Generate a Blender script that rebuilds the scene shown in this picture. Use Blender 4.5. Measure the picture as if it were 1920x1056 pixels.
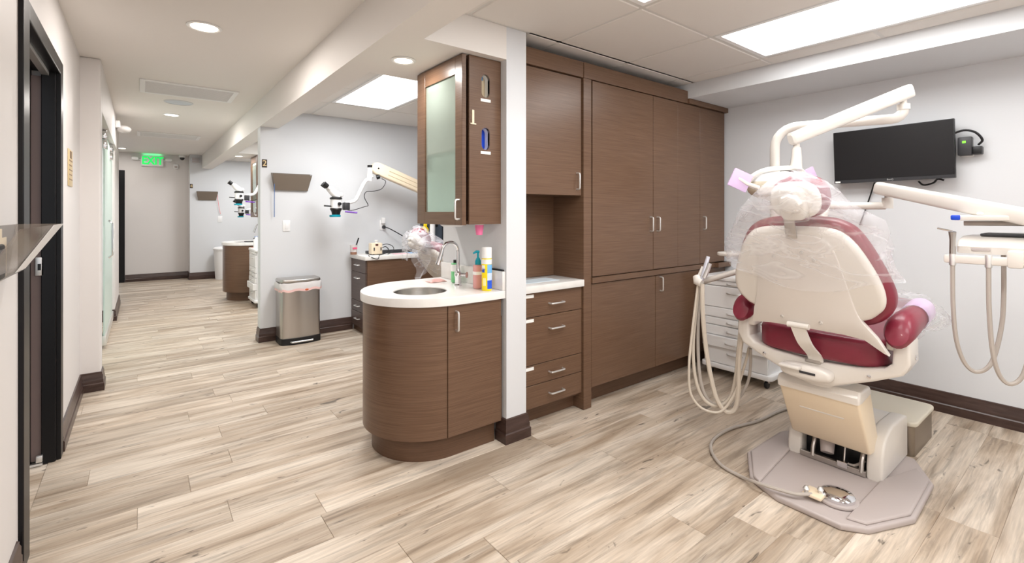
import bpy, bmesh, math, random
from mathutils import Vector, Matrix
R = math.radians
random.seed(7)
for o in list(bpy.data.objects): bpy.data.objects.remove(o)
SC = bpy.context.scene
COL = SC.collection

# ------------------------------------------------------------------ camera
F_PX = 892.06; CAM_H = 1.36; HZ = 399.0
cd = bpy.data.cameras.new('camera'); cam = bpy.data.objects.new('camera', cd); COL.objects.link(cam)
cd.sensor_width = 36.0; cd.sensor_fit = 'HORIZONTAL'
cd.lens = F_PX * 36.0 / 1920.0
cd.shift_y = -(528 - HZ) / 1920.0
cd.clip_start = 0.02
YAW = math.atan2(695, F_PX)
cam.location = (0, 0, CAM_H)
cam.rotation_euler = (R(90), 0, -YAW)
SC.camera = cam
# ------------------------------------------------------------------ world, view
w = bpy.data.worlds.new('world'); SC.world = w; w.use_nodes = True
w.node_tree.nodes['Background'].inputs[0].default_value = (0.86, 0.93, 1.0, 1)
w.node_tree.nodes['Background'].inputs[1].default_value = 1.6
SC.view_settings.view_transform = 'Standard'; SC.view_settings.look = 'None'
SC.view_settings.exposure = 0.0; SC.view_settings.gamma = 1.0; SC.view_settings.use_curve_mapping = False
P_PANEL = 11.5      # W per ceiling light panel
P_DOWN = 20.0       # W per recessed downlight

# ------------------------------------------------------------------ helpers
_x = (math.cos(YAW), math.sin(YAW)); _y = (-math.sin(YAW), math.cos(YAW))
def pix(u, v, d):
    """point at distance d along the view axis for a pixel of the 1920x1056 frame"""
    a = (u - 960) * d / F_PX
    return Vector((a * math.cos(YAW) + d * math.sin(YAW), -a * math.sin(YAW) + d * math.cos(YAW), CAM_H - (v - HZ) * d / F_PX))
def _ray(u, v):
    return pix(u, v, 1.0) - Vector((0, 0, CAM_H))
def pz(u, v, z=0.0):
    r = _ray(u, v); return r * ((z - CAM_H) / r.z) + Vector((0, 0, CAM_H))
def px_(u, v, x):
    r = _ray(u, v); return r * (x / r.x) + Vector((0, 0, CAM_H))
def py_(u, v, y):
    r = _ray(u, v); return r * (y / r.y) + Vector((0, 0, CAM_H))

def lin(c):
    f = lambda v: v / 12.92 if v <= 0.04045 else ((v + 0.055) / 1.055) ** 2.4
    return tuple(f(v / 255.0) for v in c) + (1.0,)

MATS = {}
def mat(name, rgb=(200, 200, 200), rough=0.5, metal=0.0, spec=0.5, coat=0.0, emit=None, estr=0.0, alpha=1.0, trans=0.0, ior=1.45, bump=0.0, bscale=60.0, var=0.0):
    if name in MATS: return MATS[name]
    m = bpy.data.materials.new(name); m.use_nodes = True; MATS[name] = m
    nt = m.node_tree; b = nt.nodes['Principled BSDF']
    b.inputs['Base Color'].default_value = lin(rgb)
    b.inputs['Roughness'].default_value = rough; b.inputs['Metallic'].default_value = metal
    b.inputs['Specular IOR Level'].default_value = spec; b.inputs['Coat Weight'].default_value = coat
    b.inputs['Alpha'].default_value = alpha; b.inputs['Transmission Weight'].default_value = trans; b.inputs['IOR'].default_value = ior
    if emit:
        b.inputs['Emission Color'].default_value = lin(emit); b.inputs['Emission Strength'].default_value = estr
    if bump or var:
        tc = nt.nodes.new('ShaderNodeTexCoord'); n = nt.nodes.new('ShaderNodeTexNoise')
        n.inputs['Scale'].default_value = bscale; n.inputs['Detail'].default_value = 4
        nt.links.new(tc.outputs['Object'], n.inputs['Vector'])
        if bump:
            bp = nt.nodes.new('ShaderNodeBump'); bp.inputs['Strength'].default_value = bump; bp.inputs['Distance'].default_value = 0.01
            nt.links.new(n.outputs['Fac'], bp.inputs['Height']); nt.links.new(bp.outputs['Normal'], b.inputs['Normal'])
        if var:
            cr = nt.nodes.new('ShaderNodeValToRGB'); a = lin(rgb)
            cr.color_ramp.elements[0].position = 0.3; cr.color_ramp.elements[1].position = 0.7
            cr.color_ramp.elements[0].color = tuple(max(0, c * (1 - var)) for c in a[:3]) + (1,)
            cr.color_ramp.elements[1].color = tuple(min(1, c * (1 + var * .5)) for c in a[:3]) + (1,)
            nt.links.new(n.outputs['Fac'], cr.inputs['Fac']); nt.links.new(cr.outputs['Color'], b.inputs['Base Color'])
    return m

def laminate(name, dark, light, rough=0.32, sc=(3.5, 3.5, 240), spec=0.45, bump=0.07):
    """wood laminate with fine level grain"""
    if name in MATS: return MATS[name]
    m = mat(name, dark, rough, spec=spec); nt = m.node_tree; b = nt.nodes['Principled BSDF']
    tc = nt.nodes.new('ShaderNodeTexCoord'); mp = nt.nodes.new('ShaderNodeMapping'); mp.inputs['Scale'].default_value = sc
    n = nt.nodes.new('ShaderNodeTexNoise'); n.inputs['Scale'].default_value = 1.0; n.inputs['Detail'].default_value = 3; n.inputs['Distortion'].default_value = 0.4
    cr = nt.nodes.new('ShaderNodeValToRGB'); cr.color_ramp.elements[0].position = 0.35; cr.color_ramp.elements[1].position = 0.68
    cr.color_ramp.elements[0].color = lin(dark); cr.color_ramp.elements[1].color = lin(light)
    L = nt.links.new
    L(tc.outputs['Object'], mp.inputs['Vector']); L(mp.outputs['Vector'], n.inputs['Vector']); L(n.outputs['Fac'], cr.inputs['Fac']); L(cr.outputs['Color'], b.inputs['Base Color'])
    bp = nt.nodes.new('ShaderNodeBump'); bp.inputs['Strength'].default_value = bump; bp.inputs['Distance'].default_value = 0.004
    L(n.outputs['Fac'], bp.inputs['Height']); L(bp.outputs['Normal'], b.inputs['Normal'])
    return m

def plank_mat():
    m = mat('plank_wood', (200, 180, 156), 0.42, spec=0.35); nt = m.node_tree; b = nt.nodes['Principled BSDF']; L = nt.links.new
    N = nt.nodes.new
    tc = N('ShaderNodeTexCoord'); oi = N('ShaderNodeObjectInfo')
    off = N('ShaderNodeVectorMath'); off.operation = 'MULTIPLY_ADD'
    cmb = N('ShaderNodeCombineXYZ')
    for i in range(3): L(oi.outputs['Random'], cmb.inputs[i])
    off.inputs[1].default_value = (37, 53, 11)
    L(cmb.outputs[0], off.inputs[0]); L(tc.outputs['Object'], off.inputs[2])
    def noise(sx, sy, detail, dist, rough=0.55):
        mp = N('ShaderNodeMapping'); mp.inputs['Scale'].default_value = (sx, sy, 1)
        n = N('ShaderNodeTexNoise'); n.inputs['Scale'].default_value = 1; n.inputs['Detail'].default_value = detail; n.inputs['Distortion'].default_value = dist; n.inputs['Roughness'].default_value = rough
        L(off.outputs[0], mp.inputs['Vector']); L(mp.outputs[0], n.inputs['Vector']); return n
    broad = noise(1.1, 9.0, 5, 0.5); fine = noise(5, 120, 3, 0.3); streak = noise(1.9, 30, 5, 0.8, 0.62); knot = noise(5.5, 17, 3, 1.4)
    cr = N('ShaderNodeValToRGB'); e = cr.color_ramp.elements
    e[0].position = 0.24; e[0].color = lin((150, 128, 105)); e[1].position = 0.66; e[1].color = lin((223, 210, 194))
    k = e.new(0.46); k.color = lin((192, 175, 156))
    L(broad.outputs['Fac'], cr.inputs['Fac'])
    def ramp(n, p0, p1, c0, c1):
        r = N('ShaderNodeValToRGB'); r.color_ramp.elements[0].position = p0; r.color_ramp.elements[1].position = p1
        r.color_ramp.elements[0].color = (c0, c0, c0, 1); r.color_ramp.elements[1].color = (c1, c1, c1, 1); L(n.outputs['Fac'], r.inputs['Fac']); return r
    def mul(a, bb, fac=1.0):
        x = N('ShaderNodeMix'); x.data_type = 'RGBA'; x.blend_type = 'MULTIPLY'; x.inputs['Factor'].default_value = fac
        L(a, x.inputs['A']); L(bb, x.inputs['B']); return x.outputs['Result']
    c = mul(cr.outputs['Color'], ramp(fine, 0.32, 0.68, 0.82, 1.05).outputs['Color'])
    c = mul(c, ramp(streak, 0.36, 0.49, 0.66, 1.0).outputs['Color'], 0.85)
    c = mul(c, ramp(knot, 0.275, 0.345, 0.30, 1.0).outputs['Color'], 0.9)
    tone = N('ShaderNodeMapRange'); tone.inputs['To Min'].default_value = 0.86; tone.inputs['To Max'].default_value = 1.06
    L(oi.outputs['Random'], tone.inputs['Value'])
    tcol = N('ShaderNodeCombineColor')
    for i in range(3): L(tone.outputs[0], tcol.inputs[i])
    c = mul(c, tcol.outputs[0]); L(c, b.inputs['Base Color'])
    bp = N('ShaderNodeBump'); bp.inputs['Strength'].default_value = 0.08; bp.inputs['Distance'].default_value = 0.003
    L(fine.outputs['Fac'], bp.inputs['Height']); L(bp.outputs['Normal'], b.inputs['Normal'])
    return m

def film_mat(name, tint=(245, 245, 250), base=0.13, hi=0.42, sc=4.0):
    """thin clear plastic film with milky creases"""
    m = bpy.data.materials.new(name); MATS[name] = m; m.use_nodes = True; nt = m.node_tree; N = nt.nodes.new; L = nt.links.new
    for n in list(nt.nodes): nt.nodes.remove(n)
    out = N('ShaderNodeOutputMaterial'); tr = N('ShaderNodeBsdfTransparent'); df = N('ShaderNodeBsdfPrincipled')
    df.inputs['Base Color'].default_value = lin(tint); df.inputs['Roughness'].default_value = 0.3; df.inputs['Specular IOR Level'].default_value = 0.8
    tc = N('ShaderNodeTexCoord'); n = N('ShaderNodeTexNoise'); n.inputs['Scale'].default_value = sc; n.inputs['Detail'].default_value = 2; n.inputs['Distortion'].default_value = 0.8
    mp = N('ShaderNodeMapping'); mp.inputs['Scale'].default_value = (1, 1, 2.6); mp.inputs['Rotation'].default_value = (.5, .2, .3)
    L(tc.outputs['Object'], mp.inputs['Vector']); L(mp.outputs[0], n.inputs['Vector'])
    r = N('ShaderNodeValToRGB'); e = r.color_ramp.elements; e[0].position = 0.44; e[1].position = 0.5
    e[0].color = (base,) * 3 + (1,); e[1].color = (hi,) * 3 + (1,); k = e.new(0.56); k.color = (base,) * 3 + (1,)
    L(n.outputs['Fac'], r.inputs['Fac'])
    bp = N('ShaderNodeBump'); bp.inputs['Strength'].default_value = 0.18; bp.inputs['Distance'].default_value = 0.02; L(n.outputs['Fac'], bp.inputs['Height']); L(bp.outputs[0], df.inputs['Normal'])
    mx = N('ShaderNodeMixShader'); L(r.outputs['Color'], mx.inputs[0]); L(tr.outputs[0], mx.inputs[1]); L(df.outputs[0], mx.inputs[2]); L(mx.outputs[0], out.inputs[0])
    return m

def catmull(pts, k=8):
    pts = [Vector(p) for p in pts]
    if len(pts) < 3: return pts
    q = [pts[0] * 2 - pts[1]] + pts + [pts[-1] * 2 - pts[-2]]; out = []
    for i in range(1, len(q) - 2):
        a, b, c, d = q[i - 1:i + 3]
        for j in range(k):
            t = j / k
            out.append(0.5 * ((2 * b) + (c - a) * t + (2 * a - 5 * b + 4 * c - d) * t * t + (3 * b - a - 3 * c + d) * t ** 3))
    return out + [pts[-1]]

class G:
    def __init__(s): s.bm = bmesh.new()
    def _merge(s, b):
        me = bpy.data.meshes.new('t'); b.to_mesh(me); b.free(); s.bm.from_mesh(me); bpy.data.meshes.remove(me); return s
    def prism(s, pts, axis, a, b, bevel=0.0, seg=2, f=None):
        t = bmesh.new()
        def mk(p, c):
            v = (p[0], p[1], c) if axis == 'z' else (p[0], c, p[1]) if axis == 'y' else (c, p[0], p[1])
            return f(*v) if f else v
        lo = [t.verts.new(mk(p, a)) for p in pts]; hi = [t.verts.new(mk(p, b)) for p in pts]
        n = len(pts); t.faces.new(lo[::-1]); t.faces.new(hi)
        for i in range(n): t.faces.new((lo[i], lo[(i + 1) % n], hi[(i + 1) % n], hi[i]))
        bmesh.ops.recalc_face_normals(t, faces=t.faces)
        if bevel: bmesh.ops.bevel(t, geom=[e for e in t.edges], offset=bevel, segments=seg, profile=0.5, affect='EDGES', clamp_overlap=True)
        return s._merge(t)
    def box(s, x0, x1, y0, y1, z0, z1, bevel=0.0, seg=2, f=None):
        return s.prism([(x0, y0), (x1, y0), (x1, y1), (x0, y1)], 'z', z0, z1, bevel, seg, f)
    def slab(s, pts, axis, a, b, bevel, seg=3, f=None):
        """prism whose two big faces are rounded over"""
        t = bmesh.new()
        def mk(p, c):
            v = (p[0], p[1], c) if axis == 'z' else (p[0], c, p[1]) if axis == 'y' else (c, p[0], p[1])
            return f(*v) if f else v
        lo = [t.verts.new(mk(p, a)) for p in pts]; hi = [t.verts.new(mk(p, b)) for p in pts]
        n = len(pts); f1 = t.faces.new(lo[::-1]); f2 = t.faces.new(hi)
        for i in range(n): t.faces.new((lo[i], lo[(i + 1) % n], hi[(i + 1) % n], hi[i]))
        bmesh.ops.recalc_face_normals(t, faces=t.faces)
        es = list(set(list(f1.edges) + list(f2.edges)))
        bmesh.ops.bevel(t, geom=es, offset=bevel, segments=seg, profile=0.5, affect='EDGES', clamp_overlap=True)
        return s._merge(t)
    def rings(s, rings, cap=True, closed=False):
        t = bmesh.new(); rv = [[t.verts.new(p) for p in r] for r in rings]; n = len(rv[0])
        m = len(rv)
        for i in range(m if closed else m - 1):
            A, B = rv[i], rv[(i + 1) % m]
            for j in range(n): t.faces.new((A[j], A[(j + 1) % n], B[(j + 1) % n], B[j]))
        if cap and not closed: t.faces.new(rv[0][::-1]); t.faces.new(rv[-1])
        bmesh.ops.recalc_face_normals(t, faces=t.faces)
        return s._merge(t)
    def tube(s, path, r, n=10, smooth=0, flat=None, closed=False):
        p = catmull(path, smooth) if smooth else [Vector(q) for q in path]
        rs = r if isinstance(r, (list, tuple)) else [r] * len(p)
        if len(rs) != len(p): rs = [rs[min(len(rs) - 1, int(i * len(rs) / len(p)))] for i in range(len(p))]
        R_ = []; up = None
        for i, c in enumerate(p):
            if closed: d = p[(i + 1) % len(p)] - p[i - 1]
            else: d = p[min(i + 1, len(p) - 1)] - p[max(i - 1, 0)]
            d.normalize()
            if up is None:
                up = Vector((0, 0, 1)) if abs(d.z) < 0.9 else Vector((1, 0, 0))
            a = d.cross(up); a.normalize(); up = a.cross(d); up.normalize()
            k = flat if flat else 1.0
            R_.append([c + (a * math.cos(6.28319 * j / n) + up * k * math.sin(6.28319 * j / n)) * rs[i] for j in range(n)])
        return s.rings(R_, True, closed)
    def lathe(s, prof, c, n=24, axis=(0, 0, 1), cap=True):
        ax = Vector(axis).normalized(); q = Vector((0, 0, 1)).rotation_difference(ax); c = Vector(c)
        return s.rings([[c + q @ Vector((max(r, 1e-4) * math.cos(6.28319 * j / n), max(r, 1e-4) * math.sin(6.28319 * j / n), z)) for j in range(n)] for r, z in prof], cap)
    def ell(s, c, r, n=16, m=10, f=None):
        rr = []
        for i in range(m + 1):
            t = math.pi * i / m; k = max(math.sin(t), 0.01)
            ring = []
            for j in range(n):
                v = (c[0] + r[0] * k * math.cos(6.28319 * j / n), c[1] + r[1] * k * math.sin(6.28319 * j / n), c[2] - r[2] * math.cos(t))
                ring.append(f(*v) if f else v)
            rr.append(ring)
        return s.rings(rr)
    def grid(s, fn, nu, nv):
        t = bmesh.new(); vs = [[t.verts.new(fn(i / nu, j / nv)) for j in range(nv + 1)] for i in range(nu + 1)]
        for i in range(nu):
            for j in range(nv): t.faces.new((vs[i][j], vs[i + 1][j], vs[i + 1][j + 1], vs[i][j + 1]))
        return s._merge(t)
    def build(s, name, m, parent=None, smooth=True, ang=35):
        me = bpy.data.meshes.new(name); s.bm.to_mesh(me); s.bm.free()
        return link(name, me, m, parent, smooth, ang)

WM = {}
def link(name, me, m, parent=None, smooth=True, ang=35):
    o = bpy.data.objects.new(name, me); COL.objects.link(o)
    M = WM[parent.name] if parent else Matrix()
    if parent:
        o.parent = parent; me.transform(M.inverted())
    WM[o.name] = M.copy()
    me.materials.append(m)
    if smooth:
        me.polygons.foreach_set('use_smooth', [True] * len(me.polygons)); me.set_sharp_from_angle(angle=R(ang))
    return o
def tag(o, label=None, cat=None, group=None, kind=None):
    if label: o['label'] = label
    if cat: o['category'] = cat
    if group: o['group'] = group
    if kind: o['kind'] = kind
    return o
def thing(name, label, cat, loc=(0, 0, 0), group=None):
    o = bpy.data.objects.new(name, None); COL.objects.link(o); o.location = loc; o.empty_display_size = 0.05
    WM[o.name] = Matrix.Translation(loc)
    return tag(o, label, cat, group)
def struct(g, name, m, label, cat='wall', smooth=False):
    return tag(g.build(name, m, None, smooth), label, cat, kind='structure')
def dup(root, d, label=None, group=None, skip=()):
    def cp(o, par):
        c = o.copy(); COL.objects.link(c); c.parent = par
        for ch in list(o.children):
            if ch.name.split('.')[0] not in skip: cp(ch, c)
        return c
    r = cp(root, None); r.location = Vector(root.location) + Vector(d)
    if label: r['label'] = label
    if group: r['group'] = group
    return r
def text(name, s, size, loc, rot, m, parent, ext=0.002, wx=1.0, bold=0.0):
    c = bpy.data.curves.new(name, 'FONT'); c.body = s; c.size = size; c.extrude = ext; c.offset = bold; c.align_x = 'CENTER'; c.align_y = 'CENTER'
    t = bpy.data.objects.new('tmp_text', c); COL.objects.link(t); bpy.context.view_layer.update()
    me = bpy.data.meshes.new_from_object(t.evaluated_get(bpy.context.evaluated_depsgraph_get()))
    bpy.data.objects.remove(t); bpy.data.curves.remove(c)
    me.materials.clear(); me.name = name
    me.transform(Matrix.Translation(loc) @ rot.to_matrix().to_4x4() @ Matrix.Diagonal((wx, 1, 1, 1)))
    return link(name, me, m, parent, False)
from mathutils import Euler
ROT_FRONT = Euler((R(90), 0, 0))                # reads towards -Y
ROT_SIDE = Euler((R(90), 0, R(-90)))            # reads towards -X

# ------------------------------------------------------------------ materials
WALL = mat('wall_paint', (219, 221, 224), 0.55, bump=0.03, bscale=90)
WALLW = mat('wall_warm_grey', (224, 220, 218), 0.55, bump=0.03, bscale=90)  # warmer tone of the wall colour, used on the corridor walls
CEILP = mat('ceiling_paint', (234, 230, 226), 0.6, bump=0.03, bscale=90)
TILE = mat('ceiling_tile_board', (226, 222, 217), 0.8, bump=0.12, bscale=220)
GRID = mat('grid_metal', (214, 212, 208), 0.45)
BASE = laminate('baseboard_wood', (62, 46, 41), (78, 60, 54), 0.3, (8, 8, 60))
BROWN = laminate('brown_laminate', (99, 74, 57), (116, 90, 71), 0.3)
BROWN_IN = laminate('brown_laminate_plain', (90, 66, 50), (106, 80, 62), 0.4)
STONE = mat('quartz_white', (233, 231, 228), 0.22, var=0.05, bscale=14)
NICKEL = mat('brushed_nickel', (226, 225, 223), 0.4, 0.85)
CHROME = mat('chrome', (225, 225, 228), 0.06, 1.0)
STEEL = mat('brushed_steel', (190, 186, 182), 0.3, 1.0, bump=0.03, bscale=30)
CREAM = mat('cream_plastic', (224, 219, 212), 0.3, coat=0.3)
BEIGE = mat('beige_plastic', (236, 219, 192), 0.35, coat=0.2)
BURG = mat('burgundy_vinyl', (128, 40, 58), 0.38, coat=0.15, bump=0.05, bscale=120)
GREYP = mat('grey_plastic', (182, 172, 169), 0.45, bump=0.03, bscale=200)
HOSE = mat('hose_tan', (202, 192, 178), 0.4)
HOSEG = mat('hose_grey', (178, 170, 162), 0.4)
WHITE = mat('white_plastic', (240, 240, 240), 0.35)
BLACK = mat('black_plastic', (22, 22, 24), 0.4)
DARK = mat('dark_grey_plastic', (52, 52, 55), 0.4)
BRONZE = mat('bronze_frame', (14, 13, 16), 0.35, spec=0.35)
BRONZE2 = mat('brown_door_strip', (116, 99, 95), 0.5)
BLUE = mat('blue_plastic', (20, 70, 200), 0.35)
TEAL = mat('teal_plastic', (0, 150, 170), 0.35)
PURPLE = mat('purple_plastic', (110, 50, 170), 0.4)
PINK = mat('pink_cloth', (240, 190, 185), 0.8)
GOLD = mat('gold_plate', (222, 198, 150), 0.35, 0.3)
PAPER = mat('paper_white', (245, 245, 243), 0.8)
SCREEN = mat('screen_black', (30, 29, 31), 0.32, spec=0.4)
FILM = film_mat('clear_film', base=0.20, hi=0.40); FILM2 = film_mat('clear_film_dense', base=0.22, hi=0.42, sc=6)
LAV = mat('lavender_film', (228, 200, 238), 0.3, alpha=0.6)
SMOKE = mat('smoked_acrylic', (150, 138, 126), 0.08, alpha=0.32, spec=0.6)
SMOKE2 = mat('smoked_acrylic_dense', (128, 116, 104), 0.12, alpha=0.85, spec=0.6)
FROST = mat('frosted_glass', (218, 236, 229), 0.35, alpha=0.82, spec=0.6)
CABGLASS = mat('cabinet_glass', (186, 202, 193), 0.03, 0.6, spec=1.0)  # pale green tint stands in for part of the reflected frosted door
GLASS = mat('door_glass', (235, 245, 245), 0.02, alpha=0.15, spec=0.8)
LAMP = mat('lamp_diffuser', (255, 255, 255), 0.5, emit=(255, 253, 250), estr=6.0)
LAMPW = mat('downlight_lens', (255, 255, 255), 0.5, emit=(255, 240, 220), estr=8.0)
GREEN_E = mat('exit_green', (30, 200, 90), 0.5, emit=(20, 225, 95), estr=0.9)
PLANK = plank_mat()

def area(name, loc, sx, sy, power, col=(1, 1, 1), parent=None, shape='RECTANGLE', spread=180):
    l = bpy.data.lights.new(name, 'AREA'); l.shape = shape; l.size = sx; l.size_y = sy; l.energy = power; l.color = col; l.spread = R(spread)
    o = bpy.data.objects.new(name, l); COL.objects.link(o)
    if parent:
        o.parent = parent; o.location = Vector(loc) - Vector(parent.location)
    else: o.location = loc
    return o
WARM = (1.0, 0.94, 0.89); COOL = (0.965, 0.985, 1.0)
ZC = 2.46; ZH = 2.54; ZS = 2.265

# ================================================================== SETTING
# floor: slab below, boards above
fl = struct(G().box(-2.2, 4.5, -2.3, 12.3, -0.10, -0.004), 'floor', PLANK, 'light oak plank floor running through corridor and treatment rooms', 'floor')
pl_cache = {}
def plank(x0, x1, y0, wd=0.1895):
    L_ = round(x1 - x0, 3)
    if L_ < 0.04: return
    if L_ not in pl_cache:
        g = G().box(-L_ / 2, L_ / 2, -wd / 2, wd / 2, -0.0045, 0.0)
        bmesh.ops.bevel(g.bm, geom=[e for e in g.bm.edges if all(v.co.z > -0.001 for v in e.verts)], offset=0.0012, segments=1, affect='EDGES')
        me = bpy.data.meshes.new('plank'); g.bm.to_mesh(me); g.bm.free(); me.materials.append(PLANK); pl_cache[L_] = me
    o = bpy.data.objects.new('plank', pl_cache[L_]); COL.objects.link(o); o.parent = fl; o.location = ((x0 + x1) / 2, y0 + wd / 2, 0)
rr = random.Random(3)
forced = {2.597: -0.014, 2.407: 0.32, 2.217: 0.663}
y = 2.597 - 0.19 * 15
while y < 11.95:
    xa = -0.40 if y < 9.2 else -1.25
    xb = 4.30 if y < 2.2 else 2.05 if y < 5.5 else 1.30
    j = None
    for fy, fx in forced.items():
        if abs(fy - y) < 0.02: j = fx
    Lp = 1.24
    if j is None: j = rr.uniform(-0.4, 0.84)
    x = j - Lp * 2
    while x < xb:
        a, b = max(x, xa), min(x + Lp, xb)
        if b - a > 0.04: plank(round(a, 3), round(b - 0.0012, 3), y)
        x += Lp
    y += 0.19

# left corridor wall with the dark framed opening
XL = -0.365
g = G(); g.box(XL - 0.13, XL, -2.2, 2.60, 0, ZH); g.box(XL - 0.13, XL, 3.64, 4.86, 0, ZH); g.box(XL - 0.13, XL, 2.60, 3.64, 2.14, ZH)
struct(g, 'wall_left', WALLW, 'pale grey corridor wall with the dark framed doorway')
# projecting wall with glass opening
XJ = -0.245
g = G(); g.box(-0.50, XJ, 4.82, 4.98, 0, ZH, 0.012, 3); g.box(-0.42, XJ, 4.98, 7.80, 2.16, ZH); g.box(-0.42, XJ - .02, 7.80, 9.20, 0, ZH, 0.006, 2)
struct(g, 'wall_left_projecting', WALLW, 'projecting corridor wall around the frosted glass opening')
# room seen through the glass opening on the left
g = G(); g.box(-2.2, -2.1, 4.7, 12.0, 0, ZH); g.box(-2.1, -0.45, 4.72, 4.82, 0, ZH); g.box(-2.1, -0.42, 9.20, 9.30, 0, ZH)
struct(g, 'wall_side_room', WALL, 'side room walls behind the frosted glass')
struct(G().box(XL - 0.42, XL - 0.40, 2.5, 3.75, 0, 2.3), 'wall_dark_panel', mat('dark_panel', (40, 34, 36), .6), 'added dark panel closing the view inside the framed doorway')  # dark panel added in place of the dark room beyond
# right wall, back wall
struct(G().box(4.32, 4.42, -2.2, 12.0, 0, 2.6), 'wall_right', WALL, 'pale grey wall behind the dental chair and screen')
struct(G().box(-0.5, 4.42, -2.3, -2.2, 0, 2.6), 'wall_back', WALL, 'pale grey wall at the near end of the room')
# partition between rooms one and two, with its end post and header
g = G(); g.box(1.85, 4.32, 2.89, 2.98, 0, ZC); g.box(1.70, 1.85, 2.235, 2.98, 0, ZC)
struct(g, 'wall_partition', WALL, 'pale grey partition with a slim end post beside the sink counter')
g = G(); g.box(1.16, 1.70, 2.235, 2.98, ZS, ZC)
struct(g, 'ceiling_sink', CEILP, 'lowered ceiling box above the sink counter', 'ceiling')
g = G(); g.box(0.985, 4.32, 5.56, 5.70, 0, ZC)
struct(g, 'wall_second', WALL, 'pale grey wall behind the steel bin with a number two plate')
DY3 = 6.02
g = G(); g.box(1.85, 4.32, 2.89 + DY3, 2.98 + DY3, 0, ZC); g.box(1.70, 1.85, 2.235 + DY3, 2.98 + DY3, 0, ZC)
struct(g, 'wall_third', WALL, 'far partition behind the second curved counter')
struct(G().box(1.16, 1.70, 2.235 + DY3, 2.98 + DY3, ZS, ZC), 'ceiling_sink_far', CEILP, 'lowered ceiling box above the far curved counter', 'ceiling')
struct(G().box(0.775, 4.32, 11.60, 11.70, 0, ZH), 'wall_fourth', WALL, 'far room wall with a number four plate')
g = G(); g.box(-0.255, 0.80, 11.98, 12.08, 0, ZH); g.box(0.775, 0.86, 11.701, 11.979, 0, ZH); g.box(-2.2, -0.255, 11.98, 12.08, 2.19, ZH); g.box(-2.2, -1.30, 11.98, 12.08, 0, ZH)
struct(g, 'wall_far', WALLW, 'warm grey wall at the end of the corridor under the exit sign')
# beam
struct(G().box(0.98, 1.16, -2.2, 11.60, ZS, ZH + .05), 'trim_beam', CEILP, 'long boxed ceiling beam running down the corridor', 'beam')
# ceilings
struct(G().box(-0.50, 0.98, -2.2, 12.0, ZH, ZH + 0.1), 'ceiling_corridor', CEILP, 'smooth warm white corridor ceiling', 'ceiling')
struct(G().box(-2.2, -0.42, 4.72, 12.0, ZH, ZH + 0.1), 'ceiling_side_room', CEILP, 'side room ceiling behind the glass', 'ceiling')
cl = struct(G().box(1.16, 4.32, -2.2, 11.6, ZC + 0.03, ZC + 0.12), 'ceiling', CEILP, 'suspended tile ceiling over the treatment rooms', 'ceiling')
struct(G().box(3.68, 4.32, -2.2, 2.89, 2.335, ZC + .03), 'ceiling_soffit', WALL, 'boxed soffit along the wall above the screen', 'ceiling')
def tiles(xs, ys, skip):
    for i in range(len(xs) - 1):
        for j in range(len(ys) - 1):
            if (i, j) in skip: continue
            x0, x1, y0, y1 = xs[i] + .010, xs[i + 1] - .010, ys[j] + .010, ys[j + 1] - .010
            G().box(x0, x1, y0, y1, ZC - 0.007, ZC + 0.028, 0.004, 1).build('ceiling_tile', TILE, cl, False)
    nx, ny = len(xs) - 1, len(ys) - 1
    def run(horizontal, k):
        n = nx if horizontal else ny; segs = []
        for q in range(n):
            cells = [(q, k - 1), (q, k)] if horizontal else [(k - 1, q), (k, q)]
            if all(c in skip for c in cells): continue
            if segs and segs[-1][1] == q: segs[-1][1] = q + 1
            else: segs.append([q, q + 1])
        return segs
    for k, x in enumerate(xs):
        for a, b in run(False, k): G().box(x - .012, x + .012, ys[a], ys[b], ZC - .002, ZC + .028).build('grid_bar', GRID, cl, False)
    for k, y_ in enumerate(ys):
        for a, b in run(True, k): G().box(xs[a], xs[b], y_ - .012, y_ + .012, ZC - .0025, ZC + .0275).build('grid_bar', GRID, cl, False)
XS1 = [1.172, 1.43, 2.115, 2.80, 3.485, 3.672]
YS1 = [-2.19, -1.72, -1.06, -0.40, 0.26, 0.92, 1.58, 2.222]
tiles(XS1, YS1, {(1, 4), (1, 5), (3, 4), (3, 5), (1, 1), (1, 2), (3, 1), (3, 2)})
tiles([1.87, 2.115, 2.80, 3.485, 3.672], [2.222, 2.88], set())
tiles([1.172, 1.475, 2.115, 2.755, 3.40, 4.30], [2.995, 3.55, 4.19, 4.84, 5.545], {(1, 1), (1, 2)})
tiles([1.172, 1.475, 2.115, 2.755, 4.30], [5.72, 6.25, 6.90, 7.55, 8.24], {(1, 1), (1, 2)})
tiles([1.172, 1.475, 2.115, 2.755, 4.30], [9.01, 9.50, 10.14, 10.79, 11.59], {(1, 1), (1, 2)})
def light_panel(x0, x1, y0, y1, label, p=P_PANEL):
    t = thing('ceiling_light', label, 'light', ((x0 + x1) / 2, (y0 + y1) / 2, ZC), 'ceiling light panels')
    g = G()
    for a in ((x0, x0 + .03, y0, y1), (x1 - .03, x1, y0, y1), (x0 + .03, x1 - .03, y0, y0 + .03), (x0 + .03, x1 - .03, y1 - .03, y1)): g.box(*a, ZC - .004, ZC + .028)
    g.build('frame', WHITE, t, False)
    G().box(x0 + .03, x1 - .03, y0 + .03, y1 - .03, ZC + .008, ZC + .02).build('diffuser', LAMP, t, False)
    area('lamp', ((x0 + x1) / 2, (y0 + y1) / 2, ZC + .002), x1 - x0 - .08, y1 - y0 - .08, p, COOL, t)
light_panel(2.815, 3.47, 0.275, 1.565, 'large bright ceiling panel above the dental chair')
light_panel(1.445, 2.10, 0.275, 1.565, 'ceiling panel whose corner shows at the top edge')
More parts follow.
